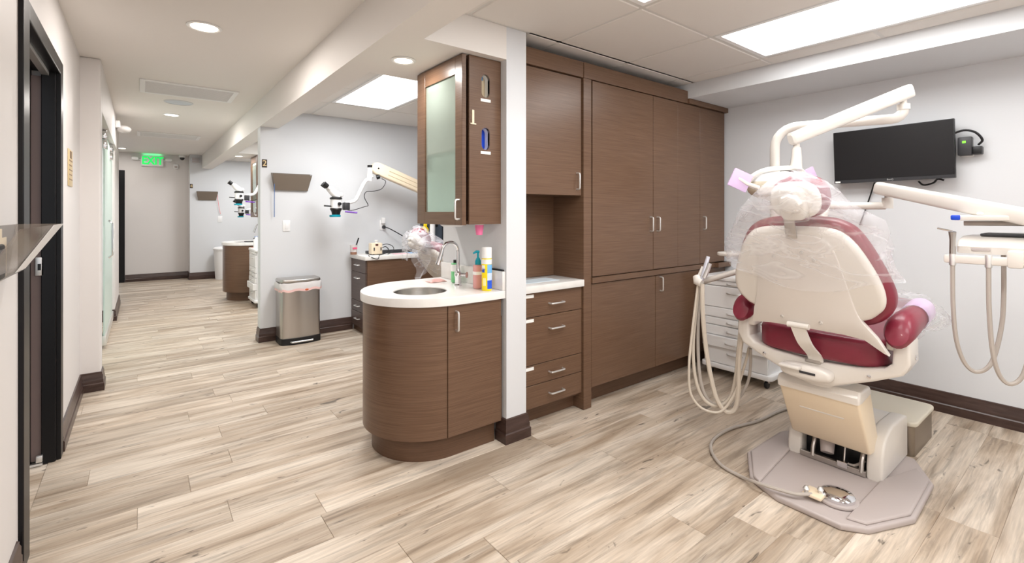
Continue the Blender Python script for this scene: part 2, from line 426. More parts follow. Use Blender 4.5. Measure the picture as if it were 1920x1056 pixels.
light_panel(2.815, 3.47, -1.705, -0.415, 'added ceiling panel on the chair side, out of view at the near end')  # this and the next panel are unseen, added behind the camera
light_panel(1.445, 2.10, -1.705, -0.415, 'added ceiling panel on the corridor side, out of view at the near end')
light_panel(1.49, 2.10, 3.565, 4.825, 'bright ceiling panel left of the glass fronted cabinet', 30)
light_panel(1.49, 2.10, 6.265, 7.535, 'ceiling panel in the third room', 30)
light_panel(1.49, 2.10, 9.515, 10.775, 'ceiling panel in the farthest room', 30)
def downlight(x, y, z, label, r=0.085, p=P_DOWN):
    t = thing('recessed_downlight', label, 'light', (x, y, z), 'recessed downlights')
    G().lathe([(r, 0), (r + .004, -.004), (r - .008, -.010), (r - .018, -.006), (r - .018, 0)], (x, y, z), 32).build('trim_ring', WHITE, t)
    G().lathe([(r - .018, -.004), (r - .022, -.007), (.001, -.008)], (x, y, z), 32).build('lens', LAMPW, t)
    area('lamp', (x, y, z - .012), 2 * r - .05, 2 * r - .05, p, WARM, t, 'DISK')
downlight(0.315, 3.578, ZH, 'round recessed downlight nearest in the corridor ceiling', 0.093)
downlight(0.288, 7.027, ZH, 'round recessed downlight between the two corridor vents')
downlight(-0.29, 11.2, ZH, 'small downlight just before the exit sign wall', .085, 9)
downlight(0.315, 0.2, ZH, 'added corridor downlight out of view, nearest the dark doorway')  # two unseen corridor downlights added at the near end
downlight(0.315, -1.6, ZH, 'added corridor downlight out of view, at the near end wall')
downlight(1.225, 2.62, ZS, 'round downlight beside the glass fronted cabinet', 0.07, 6)
downlight(1.225, 2.62 + DY3, ZS, 'round downlight over the far curved counter', 0.07, 6)
area_side = thing('added_side_light', 'added unseen ceiling light in the room behind the frosted glass', 'light', (-1.2, 6.5, ZH))  # unseen lamp added to light the frosted panes from behind
G().box(-1.5, -.9, 5.9, 7.1, ZH - .01, ZH).build('diffuser', LAMP, area_side, False)
area('lamp', (-1.2, 6.5, ZH - .015), .6, 1.2, 30, COOL, area_side)

# baseboards (moulded)
BP = [(0, 0), (0.022, 0), (0.022, 0.055), (0.016, 0.062), (0.016, 0.085), (0.013, 0.09), (0.013, 0.118), (0.008, 0.128), (0.008, 0.138), (0, 0.142)]
def baseboard(name, pts, label, out):
    """moulded strip along a path; out = +1/-1 the side it projects to"""
    g = G(); n = len(pts); P2 = [Vector(p) for p in pts]; ringsl = []
    for i, p in enumerate(P2):
        d0 = (p - P2[i - 1]).normalized() if i else None
        d1 = (P2[i + 1] - p).normalized() if i < n - 1 else None
        n0 = Vector((-d0.y, d0.x)) * out if d0 else None; n1 = Vector((-d1.y, d1.x)) * out if d1 else None
        if n0 is None: m = n1
        elif n1 is None: m = n0
        else:
            m = n0 + n1; m = m / max(m.dot(n0), 0.2)
        ringsl.append([(p.x + m.x * a, p.y + m.y * a, z) for a, z in BP])
    g.rings(ringsl); struct(g, name, BASE, label, 'baseboard', True)
baseboard('baseboard_right', [(4.32, -2.2), (4.32, 2.28)], 'dark moulded baseboard below the screen wall', 1)
baseboard('baseboard_left', [(XL, -2.2), (XL, 2.52)], 'dark moulded baseboard before the framed doorway', -1)
baseboard('baseboard_left_far', [(XL, 3.70), (XL, 4.82), (XJ, 4.82), (XJ, 4.98)], 'dark moulded baseboard stepping around the projecting wall', -1)
baseboard('baseboard_left_end', [(-0.42, 7.80), (XJ - .02, 7.80), (XJ - .02, 9.20)], 'short dark baseboard beyond the frosted glass', -1)
baseboard('baseboard_post', [(1.70, 2.32), (1.70, 2.235), (1.85, 2.235), (1.85, 2.30)], 'dark moulded plinth around the partition post', -1)
baseboard('baseboard_second', [(0.985, 5.70), (0.985, 5.56), (1.95, 5.56)], 'dark moulded baseboard behind the steel bin', -1)
baseboard('baseboard_far', [(-0.25, 11.98), (0.775, 11.98), (0.775, 11.60), (1.6, 11.60)], 'dark moulded baseboard below the exit sign', -1)

# dark doorway in the left wall
d = struct(G().box(XL - .13, XL + .016, 2.545, 2.665, 0, 2.20, 0.004), 'door_1', BRONZE, 'dark bronze door frame in the left wall', 'door')
g = G(); g.box(XL - .13, XL + .016, 2.665, 3.60, 2.125, 2.20, 0.004); g.build('frame_header', BRONZE, d, False)
G().box(XL - .02, XL + .016, 3.60, 3.69, 0, 2.20, 0.004).build('frame_casing', BRONZE, d, False)
G().box(XL - .062, XL - .004, 3.585, 3.66, 0, 2.14, 0.003).build('frame_jamb', BRONZE, d, False)
G().box(XL - .112, XL - .055, 3.60, 3.64, 0.02, 2.10).build('door_edge', BRONZE2, d, False)
G().box(XL - .125, XL - .103, 3.582, 3.63, 0, 2.14, 0.003).build('door_stop', BRONZE, d, False)
G().box(XL - .40, XL - .125, 3.59, 3.64, 0, 2.14).build('frame_pocket', BRONZE, d, False)
G().box(XL - .06, XL - .01, 3.66, 3.67, 2.10, 2.19).build('header_stop', BRONZE, d, False)
for xx in (XL - .122, XL - .068):
    g = G().box(xx - .012, xx + .014, 3.565, 3.585, 0.02, 0.055, .003); g.build('bracket', NICKEL, d)
g = G().box(XL - .085, XL - .05, 3.585, 3.602, 1.02, 1.12, .003); o = g.build('strike_plate', NICKEL, d)
G().box(XL - .075, XL - .062, 3.583, 3.586, 1.05, 1.085).build('latch_hole', BLACK, o, False)
G().box(XL - .115, XL - .055, 3.575, 3.60, 0.0, 0.012).build('threshold', NICKEL, d, False)
G().box(XL - .06, XL - .03, 2.70, 3.58, 2.105, 2.125).build('sliding_track', NICKEL, d, False)

# frosted glass door
d = struct(G().box(-0.300, -0.288, 6.25, 7.78, 0.13, 2.24, .002), 'door_2', FROST, 'frosted pale green sliding glass door on the left', 'door')
G().box(-0.335, -0.323, 4.99, 6.55, 0.012, 2.24, .002).build('fixed_pane', FROST, d, False)
g = G().box(-0.312, -0.276, 6.25, 7.78, 0.03, 0.13, .004); g.build('bottom_rail', NICKEL, d)
for yy in (6.0, 7.2):
    G().box(-0.318, -0.262, yy, yy + .16, 1.98, 2.06, .006).build('hanger', CHROME, d)
    G().box(-0.318, -0.262, yy, yy + .16, 2.07, 2.15, .006).build('hanger', CHROME, d)
G().tube([(-.265, 6.35, .9), (-.235, 6.35, .93), (-.235, 6.35, 1.25), (-.265, 6.35, 1.28)], .010, 8).build('pull_bar', CHROME, d)

# exit door, frame and handle
d = struct(G().box(-0.352, -0.255, 11.95, 12.09, 0, 2.19, .004), 'door_3', BRONZE, 'black framed glass exit door at the corridor end', 'door')
G().box(-1.30, -0.352, 11.95, 12.09, 2.10, 2.19, .004).build('frame_header', BRONZE, d, False)
G().box(-1.30, -1.22, 11.95, 12.09, 0, 2.10, .004).build('frame_jamb', BRONZE, d, False)
G().box(-1.22, -0.36, 12.0, 12.012, 0.02, 2.10).build('pane', GLASS, d, False)
g = G(); g.tube([(-.42, 11.94, .55), (-.42, 11.94, 1.40)], .014, 10)
for z in (.62, .95, 1.32): g.tube([(-.42, 11.94, z), (-.42, 12.0, z)], .010, 8)
g.build('pull_bar', CHROME, d)
G().box(-1.22, -.36, 11.99, 12.02, 1.75, 1.80).build('crossbar', BRONZE, d, False)

# ================================================================== CABINETRY
def pull(parent, c, along, normal, L_=0.095, proj=0.030, r=0.0060):
    a = Vector(along) * L_ / 2; n = Vector(normal); c = Vector(c); q = Vector(along) * .012; m = n * .012
    return G().tube([c - a - n * .004, c - a + n * (proj - .012), c - a + q * .3 + n * (proj - .003), c - a + q + n * proj, c + a - q + n * proj, c + a - q * .3 + n * (proj - .003), c + a + n * (proj - .012), c + a - n * .004], r, 8).build('handle', NICKEL, parent)

YF = 2.283
# drawer cabinet right of the post
t = thing('drawer_cabinet', 'brown four drawer base cabinet right of the white post', 'cabinet', (2.12, 2.6, 0))
g = G(); g.box(1.852, 2.403, 2.32, 2.885, 0.10, 0.853); g.build('body', BROWN_IN, t, False)
G().box(1.852, 2.403, 2.38, 2.885, 0, 0.10).build('toe_kick', BROWN_IN, t, False)
for i, (z0, z1) in enumerate(((.698, .849), (.394, .694), (.266, .390), (.119, .262))):
    dr = G().box(1.854, 2.401, 2.298, 2.319, z0, z1, .0015, 1).build('drawer', BROWN, t, False)
    pull(dr, (2.155, 2.298, z1 - (.085 if i == 1 else (z1 - z0) * .52)), (1, 0, 0), (0, -1, 0), .12)
    if i < 3: G().box(1.90, 1.965, 2.2965, 2.298, z1 - .028, z1 - .008).build('label_strip', PAPER, dr, False)
tag(G().box(1.851, 2.404, 2.275, 2.583, 0.854, 0.90, .003).build('worktop', STONE), 'white quartz worktop above the four brown drawers', 'worktop')
pap = G().box(1.93, 2.25, 2.36, 2.50, 0.9005, 0.903).build('paper_sheet', mat('paper_bluish', (214, 226, 234), .6)); tag(pap, 'pale blue sheet lying in the worktop niche', 'paper')
# wall cabinet above
t = thing('wall_cabinet', 'brown upper cabinet with one door over the niche', 'cabinet', (2.12, 2.6, 1.48))
g = G(); g.box(1.852, 2.403, 2.32, 2.885, 1.48, 2.395); g.build('body', BROWN_IN, t, False)
G().box(1.852, 2.403, 2.585, 2.60, 0.902, 1.479).build('niche_back', BROWN, t, False)
dr = G().box(1.854, 2.397, 2.298, 2.319, 1.478, 2.286, .0015, 1).build('door', BROWN, t, False)
pull(dr, (2.352, 2.298, 1.575), (0, 0, 1), (0, -1, 0), .11)
G().box(1.852, 2.403, 2.283, 2.318, 2.292, 2.398).build('fascia', BROWN, t, False)
# tall cabinet wall
t = thing('tall_cabinet', 'tall brown laminate cabinet wall with tall doors left of the dental chair', 'cabinet', (3.4, 2.6, 0))
g = G(); g.box(2.482, 4.315, 2.306, 2.885, 0.135, 2.333); g.box(2.482, 3.678, 2.306, 2.885, 2.333, 2.395); g.build('body', BROWN_IN, t, False)
G().box(2.482, 4.315, 2.38, 2.885, 0, 0.134).build('toe_kick', BROWN_IN, t, False)
G().box(2.405, 2.481, 2.283, 2.885, 0, 2.290).build('column', BROWN, t, False)
G().box(2.405, 3.677, 2.279, 2.305, 2.291, 2.398).build('fascia', BROWN, t, False)
G().box(3.677, 4.319, 2.262, 2.305, 2.291, 2.333).build('fascia', BROWN, t, False)
G().box(2.482, 4.319, 2.272, 2.305, 0.866, 0.906).build('rail', BROWN, t, False)
G().box(4.10, 4.319, 2.235, 2.305, 0.866, 0.906).build('rail', BROWN, t, False)
for x0, x1, hx in ((2.495, 3.194, 3.155), (3.199, 3.534, 3.245), (3.5355, 3.870, None), (3.8745, 4.290, 3.925)):
    dr = G().box(x0, x1, 2.283, 2.3055, 0.911, 2.285, .0015, 1).build('door', BROWN, t, False)
    if hx: pull(dr, (hx, 2.283, 1.27), (0, 0, 1), (0, -1, 0), .11)
for x0, x1, hx in ((2.485, 3.222, None), (3.227, 3.93, 3.285), (3.934, 4.300, None)):
    dr = G().box(x0, x1, 2.283, 2.3055, 0.137, 0.860, .0015, 1).build('door', BROWN, t, False)
    if hx: pull(dr, (hx, 2.283, .79), (0, 0, 1), (0, -1, 0), .11)

# curved sink cabinet (near) and its twin far down the corridor
def dshape(r, cx=1.37, cy=2.62, xr=1.699, n=40):
    return [(xr, cy - r)] + [(cx - r * math.sin(math.pi * i / n), cy - r * math.cos(math.pi * i / n)) for i in range(n + 1)] + [(xr, cy + r)]
def sink_unit():
    t = thing('sink_cabinet', 'brown curved sink cabinet at the end of the near partition', 'cabinet', (1.37, 2.62, 0), 'curved sink cabinets')
    pts = dshape(.345, xr=1.695); G().prism(pts, 'z', .135, .745).build('body', BROWN_IN, t, False)
    toe = dshape(.315, xr=1.66); G().prism(toe, 'z', 0, .135).build('toe_kick', BROWN_IN, t, True)
    # curved front panel and door
    n = 40; r0, r1 = .347, .366
    arc = [(1.37 - math.sin(math.pi * i / n), -math.cos(math.pi * i / n)) for i in range(n + 1)]
    outer = [(1.313, 2.62 - r1)] + [(1.37 - r1 * math.sin(R(a)), 2.62 - r1 * math.cos(R(a))) for a in range(9, 181, 4)] + [(1.69, 2.62 + r1)]
    inner = [(1.313, 2.62 - r0)] + [(1.37 - r0 * math.sin(R(a)), 2.62 - r0 * math.cos(R(a))) for a in range(9, 181, 4)] + [(1.69, 2.62 + r0)]
    g = G(); m = len(outer)
    g.rings([[(*outer[i], .133), (*outer[i], .853), (*inner[i], .853), (*inner[i], .133)] for i in range(m)]); g.build('curved_panel', BROWN, t, True, 25)
    dr = G().box(1.3165, 1.675, 2.62 - r1, 2.62 - r0, .133, .853, .0012, 1).build('door', BROWN, t, False)
    pull(dr, (1.365, 2.62 - r1, .765), (0, 0, 1), (0, -1, 0), .105)
    return t
def sink_counter():
    t = thing('sink_counter', 'white rounded counter with round sink hole on the near curved cabinet', 'counter', (1.37, 2.62, .855), 'rounded sink counters')
    cx, cy, r = 1.30, 2.55, .155; N_ = 96; outer = []; inner = []
    for i in range(N_):
        a = 2 * math.pi * i / N_; dx, dy = math.cos(a), math.sin(a); lo, hi = 0, 2.0
        for _ in range(40):
            k = (lo + hi) / 2; X_, Y_ = cx + dx * k, cy + dy * k
            ins = X_ < 1.698 and abs(Y_ - 2.62) < .38 and (X_ > 1.37 or (X_ - 1.37) ** 2 + (Y_ - 2.62) ** 2 < .38 ** 2)
            lo, hi = (k, hi) if ins else (lo, k)
        outer.append((cx + dx * lo, cy + dy * lo)); inner.append((cx + dx * r, cy + dy * r))
    def sc(pts, c, k): return [(c[0] + (p[0] - c[0]) * k, c[1] + (p[1] - c[1]) * k) for p in pts]
    g = G()
    g.rings([[(*p, .8545) for p in outer], [(*p, .897) for p in outer], [(*p, .90) for p in sc(outer, (cx, cy), .994)], [(*p, .90) for p in sc(inner, (cx, cy), 1.02)], [(*p, .897) for p in inner], [(*p, .8545) for p in inner]], closed=True)
    g.build('slab', STONE, t, True, 40)
    G().box(1.678, 1.699, 2.245, 2.975, .9005, 1.012, .003).build('backsplash', STONE, t)
    g = G(); k = .152
    g.lathe([(k, .893), (k, .86), (k - .006, .80), (k - .03, .765), (.03, .755), (.022, .75), (.001, .75)], (cx, cy, 0), 48, cap=False); g.build('basin', mat('basin_steel', (222, 220, 217), .22, 1.0), t)
    # faucet
    return t
def faucet():
    t = thing('faucet', 'chrome gooseneck faucet beside the near round sink', 'faucet', (1.575, 2.575, .90), 'gooseneck faucets')
    b = Vector((1.575, 2.575, .90))
    G().lathe([(.026, 0), (.026, .006), (.020, .012), (.020, .055), (.023, .06), (.023, .085), (.014, .095), (.012, .11)], b, 20).build('body', CHROME, t)
    dv = Vector((-.80, -.05, 0))
    p = [b + Vector((0, 0, .10)), b + Vector((0, 0, .19)), b + Vector((0, 0, .215))]
    for a in range(20, 171, 15): p.append(b + Vector((0, 0, .215)) + dv * .075 * (1 - math.cos(R(a))) + Vector((0, 0, 1)) * .062 * math.sin(R(a)))
    G().tube(p, .0105, 12).build('spout', CHROME, t)
    e = p[-1]; G().tube([e, e + Vector((-.012, 0, -.035)), e + Vector((-.03, 0, -.085))], [.012, .0135, .016], 12).build('spray_head', CHROME, t)
    G().tube([b + Vector((.012, -.012, .07)), b + Vector((.035, -.045, .07))], .012, 12).build('lever', CHROME, t)
    G().lathe([(.019, 0), (.019, .004)], b + Vector((.035, -.045, .07)), 20, (.6, -.8, 0)).build('lever_cap', mat('copper_cap', (196, 150, 140), .3, .6), t)
    return t
s1 = sink_unit(); s2 = sink_counter(); s3 = faucet()
# glass fronted upper cabinet
def glass_cabinet():
    t = thing('glass_cabinet', 'brown upper cabinet with green reflecting glass door above the near sink', 'cabinet', (1.56, 2.56, 1.29), 'glass fronted upper cabinets')
    y0, y1, z0, z1 = 2.289, 2.835, 1.293, 2.262
    # end panel with two slot holes, built as a frame around stadium holes
    def stadium(cx, cz, w_, h_, n=10):
        r = w_ / 2; return [(cx + r * math.cos(R(a)), cz + h_ / 2 - r + r * math.sin(R(a))) for a in [180 * i / n for i in range(n + 1)]] + [(cx + r * math.cos(R(a)), cz - h_ / 2 + r + r * math.sin(R(a))) for a in [180 + 180 * i / n for i in range(n + 1)]]
    holes = [(1.588, 2.100, .056, .135), (1.588, 1.792, .056, .130)]
    mid = 1.95; bands = [(mid, z1, holes[0]), (z0, mid, holes[1])]
    g = G()
    for a, b, h in bands:
        tb = bmesh.new(); st = stadium(*h); cx, cz = h[0], h[1]
        out = []
        for (sx, sz) in st:
            dx, dz = sx - cx, sz - cz
            k = min([((1.698 if dx > 0 else 1.474) - cx) / dx if abs(dx) > 1e-6 else 1e9, ((b if dz > 0 else a) - cz) / dz if abs(dz) > 1e-6 else 1e9])
            out.append((cx + dx * k, cz + dz * k))
        cor = [(1.698, b), (1.474, b), (1.474, a), (1.698, a)]
        # insert corners by snapping the nearest ray
        for c in cor:
            i = min(range(len(out)), key=lambda q: (out[q][0] - c[0]) ** 2 + (out[q][1] - c[1]) ** 2); out[i] = c
        n = len(st)
        g.rings([[(p[0], y0, p[1]) for p in out], [(p[0], y0, p[1]) for p in st], [(p[0], y0 + .018, p[1]) for p in st], [(p[0], y0 + .018, p[1]) for p in out]], closed=True)
        tb.free()
    pnl = g.build('end_panel', BROWN, t, False)
    for h in holes:
        st = stadium(*h); G().rings([[(p[0], y0 + .001, p[1]) for p in st], [(p[0], y0 + .05, p[1]) for p in st]], cap=False).build('slot_liner', WHITE, pnl)
        G().box(h[0] - .035, h[0] + .035, y0 - .0015, y0, h[1] - h[3] / 2 - .025, h[1] - h[3] / 2 - .008).build('label_strip', PAPER, pnl, False)
    G().box(1.555, 1.622, y0 + .05, y0 + .10, 2.02, 2.18).build('glove_box', mat('glove_tan', (205, 190, 160), .7), t)
    G().box(1.56, 1.60, y0 + .048, y0 + .052, 2.145, 2.17).build('glove_box_tab', mat('light_blue', (60, 140, 200), .5), t)
    G().box(1.553, 1.622, y0 + .05, y0 + .10, 1.715, 1.87).build('mask_box', BLUE, t)
    G().box(1.474, 1.698, y0 + .10, y1, z0, z1).build('body', BROWN_IN, t, False)
    G().box(1.474, 1.698, y0 + .018, y0 + .10, z0, z0 + .02).build('bottom_board', BROWN_IN, t, False)
    G().box(1.474, 1.698, y0 + .018, y0 + .10, z1 - .02, z1).build('top_board', BROWN_IN, t, False)
    # door frame facing the corridor
    xd0, xd1 = 1.424, 1.452; f = .075
    g = G(); a, b = y0 - .004, y1
    g.box(xd0, xd1, a, a + f, z0 - .004, z1 - .004, .0015, 1); g.box(xd0, xd1, b - f - .03, b, z0 - .004, z1 - .004, .0015, 1)
    g.box(xd0, xd1, a + f, b - f - .03, z0 - .004, z0 + .072, .0015, 1); g.box(xd0, xd1, a + f, b - f - .03, z1 - .105, z1 - .004, .0015, 1)
    dr = g.build('door', BROWN, t, False)
    G().box(xd0 + .010, xd0 + .016, a + f - .004, b - f - .026, z0 + .068, z1 - .10).build('pane', CABGLASS, dr, False)
    pull(dr, (xd0, a + .025, 1.378), (0, 0, 1), (-1, 0, 0), .11)
    G().lathe([(.075, 0), (.075, -.012), (.06, -.02), (.001, -.02)], (1.56, 2.62, z0), 24).build('puck_light', WHITE, t)
    return t
s4 = glass_cabinet()
G_one = text('number_plate', '1', .105, (1.497, 2.285, 1.907), ROT_FRONT, mat('ivory_number', (238, 226, 200), .5), s4, .003, 1.0, .002)
G().box(1.479, 1.517, 2.281, 2.289, 1.866, 1.873).build('number_foot', MATS['ivory_number'], s4, False)
dup(s1, (0, DY3, 0), 'brown curved sink cabinet standing far down the corridor')
dup(s2, (0, DY3, 0), 'white rounded counter on the far curved cabinet')
dup(s3, (0, DY3, 0), 'chrome gooseneck faucet on the far rounded counter')
c3 = dup(s4, (0, DY3, 0), 'brown glass door upper cabinet above the far curved counter', skip=('number_plate', 'number_foot'))
text('number_plate', '3', .105, (1.497, 2.285 + DY3, 1.907), ROT_FRONT, GOLD, None, .003)
n3 = bpy.data.objects['number_plate.001']; tag(n3, 'gold number three on the far upper cabinet', 'number')

# drawer cabinet in the second room
t = thing('drawer_cabinet', 'dark brown drawer cabinet against the wall right of the steel bin', 'cabinet', (2.4, 5.33, 0))
G().box(1.958, 3.3, 5.10, 5.555, .06, .835).build('body', BROWN_IN, t, False)
G().box(1.955, 3.3, 5.085, 5.10, 0.0, .835).build('side_panel', BROWN, t, False)
G().box(1.97, 3.3, 5.12, 5.555, 0, .06).build('toe_kick', BROWN_IN, t, False)
GREYBROWN = laminate('grey_brown_laminate', (78, 62, 56), (94, 78, 71), .35)
for z0, z1 in ((.690, .835), (.365, .686), (.242, .361), (.07, .238)):
    dr = G().box(1.938, 1.957, 5.10, 5.545, z0, z1, .0015, 1).build('drawer', GREYBROWN, t, False)
    pull(dr, (1.938, 5.33, z0 + (z1 - z0) * (.55 if z1 - z0 < .2 else .8)), (0, 1, 0), (-1, 0, 0), .11)
tag(G().box(1.925, 3.3, 5.07, 5.558, .8355, .88, .003).build('worktop', STONE), 'white worktop carrying the small cream device', 'worktop')

# ================================================================== DENTAL CHAIR
def sym(h):  # half outline (y>=0) from top centre to bottom centre -> closed outline
    return [(-a, b) for a, b in h[::-1] if a > 1e-6] + [(a, b) for a, b in h]
def oval(cy, cs, a, b, n=28, p=2.5):
    return [(cy + a * math.copysign(abs(math.cos(t)) ** (2 / p), math.cos(t)), cs + b * math.copysign(abs(math.sin(t)) ** (2 / p), math.sin(t))) for t in [6.28319 * i / n for i in range(n)]]
def rest(h, k=3):
    out = catmull([(a, b, 0) for a, b in h], k); return [(p.x, p.y) for p in out]
def chair(O, recline, label, cover=True, drop=0.0):
    t = thing('dental_chair', label, 'dental chair', O, 'dental chairs')
    O = Vector(O); r = R(recline)
    U = Vector((-math.sin(r), 0, math.cos(r))); Nn = Vector((-math.cos(r), 0, -math.sin(r))); Pv = O + Vector((-.325, 0, .82 - drop))
    def B(n, y, s): return Pv + U * s + Nn * n + Vector((0, y, 0))
    def Lc(x, y, z): return O + Vector((x, y, z))
    def Lu(x, y, z): return O + Vector((x, y, z - drop))
    # ---- backrest
    cush = sym(rest([(0, .522), (.06, .522), (.125, .517), (.178, .503), (.228, .468), (.268, .40), (.303, .315), (.333, .225), (.345, .165), (.340, .115), (.320, .075), (.28, .035), (.2, .005), (0, 0)]))
    shell = sym(rest([(0, .497), (.08, .497), (.15, .490), (.2, .466), (.243, .413), (.283, .33), (.312, .25), (.323, .19), (.318, .14), (.293, .1), (.24, .06), (.12, .05), (0, .05)]))
    pan = sym(rest([(0, .467), (.05, .466), (.1, .458), (.142, .430), (.165, .375), (.189, .25), (.213, .12), (.235, .06)]) + [(.285, -.01), (.32, -.085), (.30, -.075), (.235, -.025), (.16, -.016), (0, -.014)])
    pan = [((.255, -.03) if (y > .24 and z < 0) else (y, z)) for y, z in pan]
    pan = [p for i, p in enumerate(pan) if p not in pan[:i]]
    bc = G().slab(cush, 'x', -.125, -.032, .035, 4, B).build('back_cushion', BURG, t)
    bs = G().slab(shell, 'x', -.045, .004, .030, 4, B).build('back_shell', CREAM, t)
    pn = G().slab(pan, 'x', -.012, .012, .004, 2, B).build('back_panel', mat('cream_panel', (220, 214, 208), .32, coat=.3), t)
    for (y, s) in ((.095, .352), (-.03, .380), (-.078, .345), (.10, .03), (-.07, .028)):
        G().lathe([(.009, 0), (.009, .003), (.004, .005), (.001, .003)], B(.011, y, s), 12, Nn).build('screw', NICKEL, pn)
    # ---- headrest
    G().box(.010, .022, -.022, .024, .45, .60, .003, 2, B).build('headrest_bar', STEEL, t)
    hy = -.038
    G().slab(oval(hy, .635, .118, .098), 'x', -.085, .005, .035, 4, B).build('headrest_cushion', BURG, t)
    hs = G().slab(oval(hy, .637, .104, .086), 'x', -.005, .045, .022, 4, B).build('headrest_shell', CREAM, t)
    G().slab(oval(hy - .002, .630, .055, .075, p=4), 'x', .02, .075, .014, 3, B).build('headrest_mount', CREAM, hs)
    G().lathe([(.046, 0), (.046, .02), (.040, .030), (.022, .034), (.001, .034)], B(.072, hy - .004, .640), 8, Nn).build('knob', CREAM, hs)
    G().box(.07, .085, hy - .025, hy + .03, .69, .705, .004, 2, B).build('knob_lever', CREAM, hs)
    # ---- seat and leg rest
    so = rest([(-.255, 0), (-.25, .12), (-.235, .22), (-.19, .27), (-.10, .285), (.10, .285), (.30, .265), (.38, .25)], 3)
    so = [(x, -y) for x, y in so[::-1]] + so[1:]
    sc = G().slab(so, 'z', .645, .775, .045, 4, Lu).build('seat_cushion', BURG, t)
    lo = rest([(.36, .25), (.6, .245), (.80, .225), (.90, .18), (.945, .08), (.95, 0)], 3); lo = [(x, -y) for x, y in lo[::-1]] + lo[1:]
    def Lg(x, y, z): return O + Vector((x, y, z - drop + (x - .36) * .10))
    G().slab(lo, 'z', .665, .765, .04, 4, Lg).build('leg_cushion', BURG, t)
    G().slab([(x * .96, y * .9) for x, y in lo], 'z', .635, .672, .015, 2, Lg).build('leg_shell', CREAM, t)
    G().slab([(-.20, -.22), (.36, -.22), (.36, .22), (-.20, .22)], 'z', .60, .655, .015, 2, Lu).build('seat_pan', CREAM, t)
    # strap behind the seat
    g = G(); st = catmull([B(.030, .03, .0), B(.032, .018, -.05), B(.030, .004, -.10), Lu(-.262, -.010, .66), Lu(-.248, -.014, .63)], 4)
    g.rings([[p + Vector((0, -.032, 0)), p + Vector((0, .032, 0)), p + Vector((.010, .032, .004)), p + Vector((.010, -.032, .004))] for p in st]); g.build('hinge_strap', CREAM, t)
    G().tube([B(.022, -.02, .0), B(.022, .075, .0)], .014, 12).build('hinge_pin', CREAM, t)
    # ---- arm yoke
    half_o = [(.376, .80), (.378, .70), (.35, .645), (.24, .590), (.13, .545), (.07, .520), (0, .512)]
    half_i = [(.318, .80), (.312, .69), (.285, .662), (.18, .640), (0, .628)]
    poly = [(y, z) for y, z in half_o] + [(-y, z) for y, z in half_o[::-1][1:]] + [(-y, z) for y, z in half_i] + [(y, z) for y, z in half_i[::-1][1:]]
    yk = G().slab(poly, 'x', -.245, -.10, .014, 3, Lu).build('arm_yoke', CREAM, t)
    for s_ in (-1, 1): G().lathe([(.009, 0), (.009, .004), (.001, .005)], Lu(-.246, .23 * s_, .612), 12, (-1, 0, 0)).build('screw', CHROME, yk)
    G().slab(oval(.02, .575, .115, .036, p=3), 'x', -.30, -.23, .02, 3, Lu).build('release_housing', CREAM, yk)
    G().box(-.303, -.298, -.03, .04, .572, .583, 0, 1, Lu).build('release_slot', DARK, yk, False)
    G().box(-.335, -.29, .03, .125, .590, .606, .006, 2, Lu).build('release_lever', CREAM, yk)
    G().box(-.25, -.235, -.035, .035, .618, .642, .003, 2, Lu).build('latch', STEEL, yk)
    for s_ in (-1, 1):
        ax = [(-.292, .835, .018, .022), (-.282, .837, .042, .050), (-.255, .842, .054, .070), (-.18, .850, .055, .072), (-.06, .862, .053, .062), (.05, .872, .048, .048), (.105, .878, .034, .032), (.12, .880, .012, .012)]
        g = G(); g.rings([[Lu(x + .45 * (b * math.sin(6.28319 * j / 20)), .340 * s_ + a * math.cos(6.28319 * j / 20), z + b * math.sin(6.28319 * j / 20)) for j in range(20)] for x, z, a, b in ax])
        g.build('armrest', BURG, t)
        G().box(-.235, -.13, .318 * s_ - .03, .318 * s_ + .03, .745, .845, .014, 3, Lu).build('armrest_post', CREAM, t)
        G().lathe([(.012, 0), (.012, .004), (.001, .006)], Lu(-.16, .378 * s_, .72), 12, (0, s_, 0)).build('pivot_cap', CHROME, t)
    # ---- lift column
    kz = (.505 - drop) / .505
    prof = [(-.185, .505), (-.205, .485), (-.200, .455), (-.045, .175), (-.02, .160), (.06, .150), (.10, .20), (-.02, .47), (-.06, .505)]
    lf = G().slab([(x, z * kz) for x, z in prof], 'y', -.178, .178, .012, 3, Lc).build('lift_arm', BEIGE, t)
    G().slab([(-.19, .512), (-.212, .485), (-.206, .452), (-.17, .45), (-.02, .47), (-.055, .512)], 'y', -.184, .184, .012, 3, Lu).build('lift_cap', CREAM, lf)
    g = G(); g.box(-.1435, -.138, -.10, .10, .345 * kz, .353 * kz, .002, 1, Lc); g.build('groove', CREAM, lf)
    G().lathe([(.115, .500), (.115, .53), (.09, .535), (.09, .60)], Lu(-.10, 0, 0), 32).build('swivel', CREAM, t)
    # ---- base
    bp = [(-.505, -.20), (-.44, -.285), (-.20, -.385), (.21, -.37), (.44, -.25), (.46, 0), (.44, .25), (.20, .345), (-.20, .345), (-.43, .22), (-.505, .06)]
    G().slab(bp, 'z', 0, .030, .010, 3, Lc).build('base_plate', GREYP, t)
    for s_, pts in ((1, [(-.47, .155), (-.435, .20), (-.20, .325), (.19, .325), (.30, .27), (.02, .205)]), (-1, [(-.43, -.272), (-.20, -.370), (.20, -.355), (.30, -.285), (.02, -.205), (-.45, -.205)])):
        G().slab(pts, 'z', .026, .044, .012, 3, Lc).build('base_wing', GREYP, t)
    fend = [(.005, .03), (.005, .09), (.018, .15), (.045, .20), (.085, .238), (.13, .258), (.19, .268), (.40, .262), (.44, .25), (.45, .22), (.45, .03)]
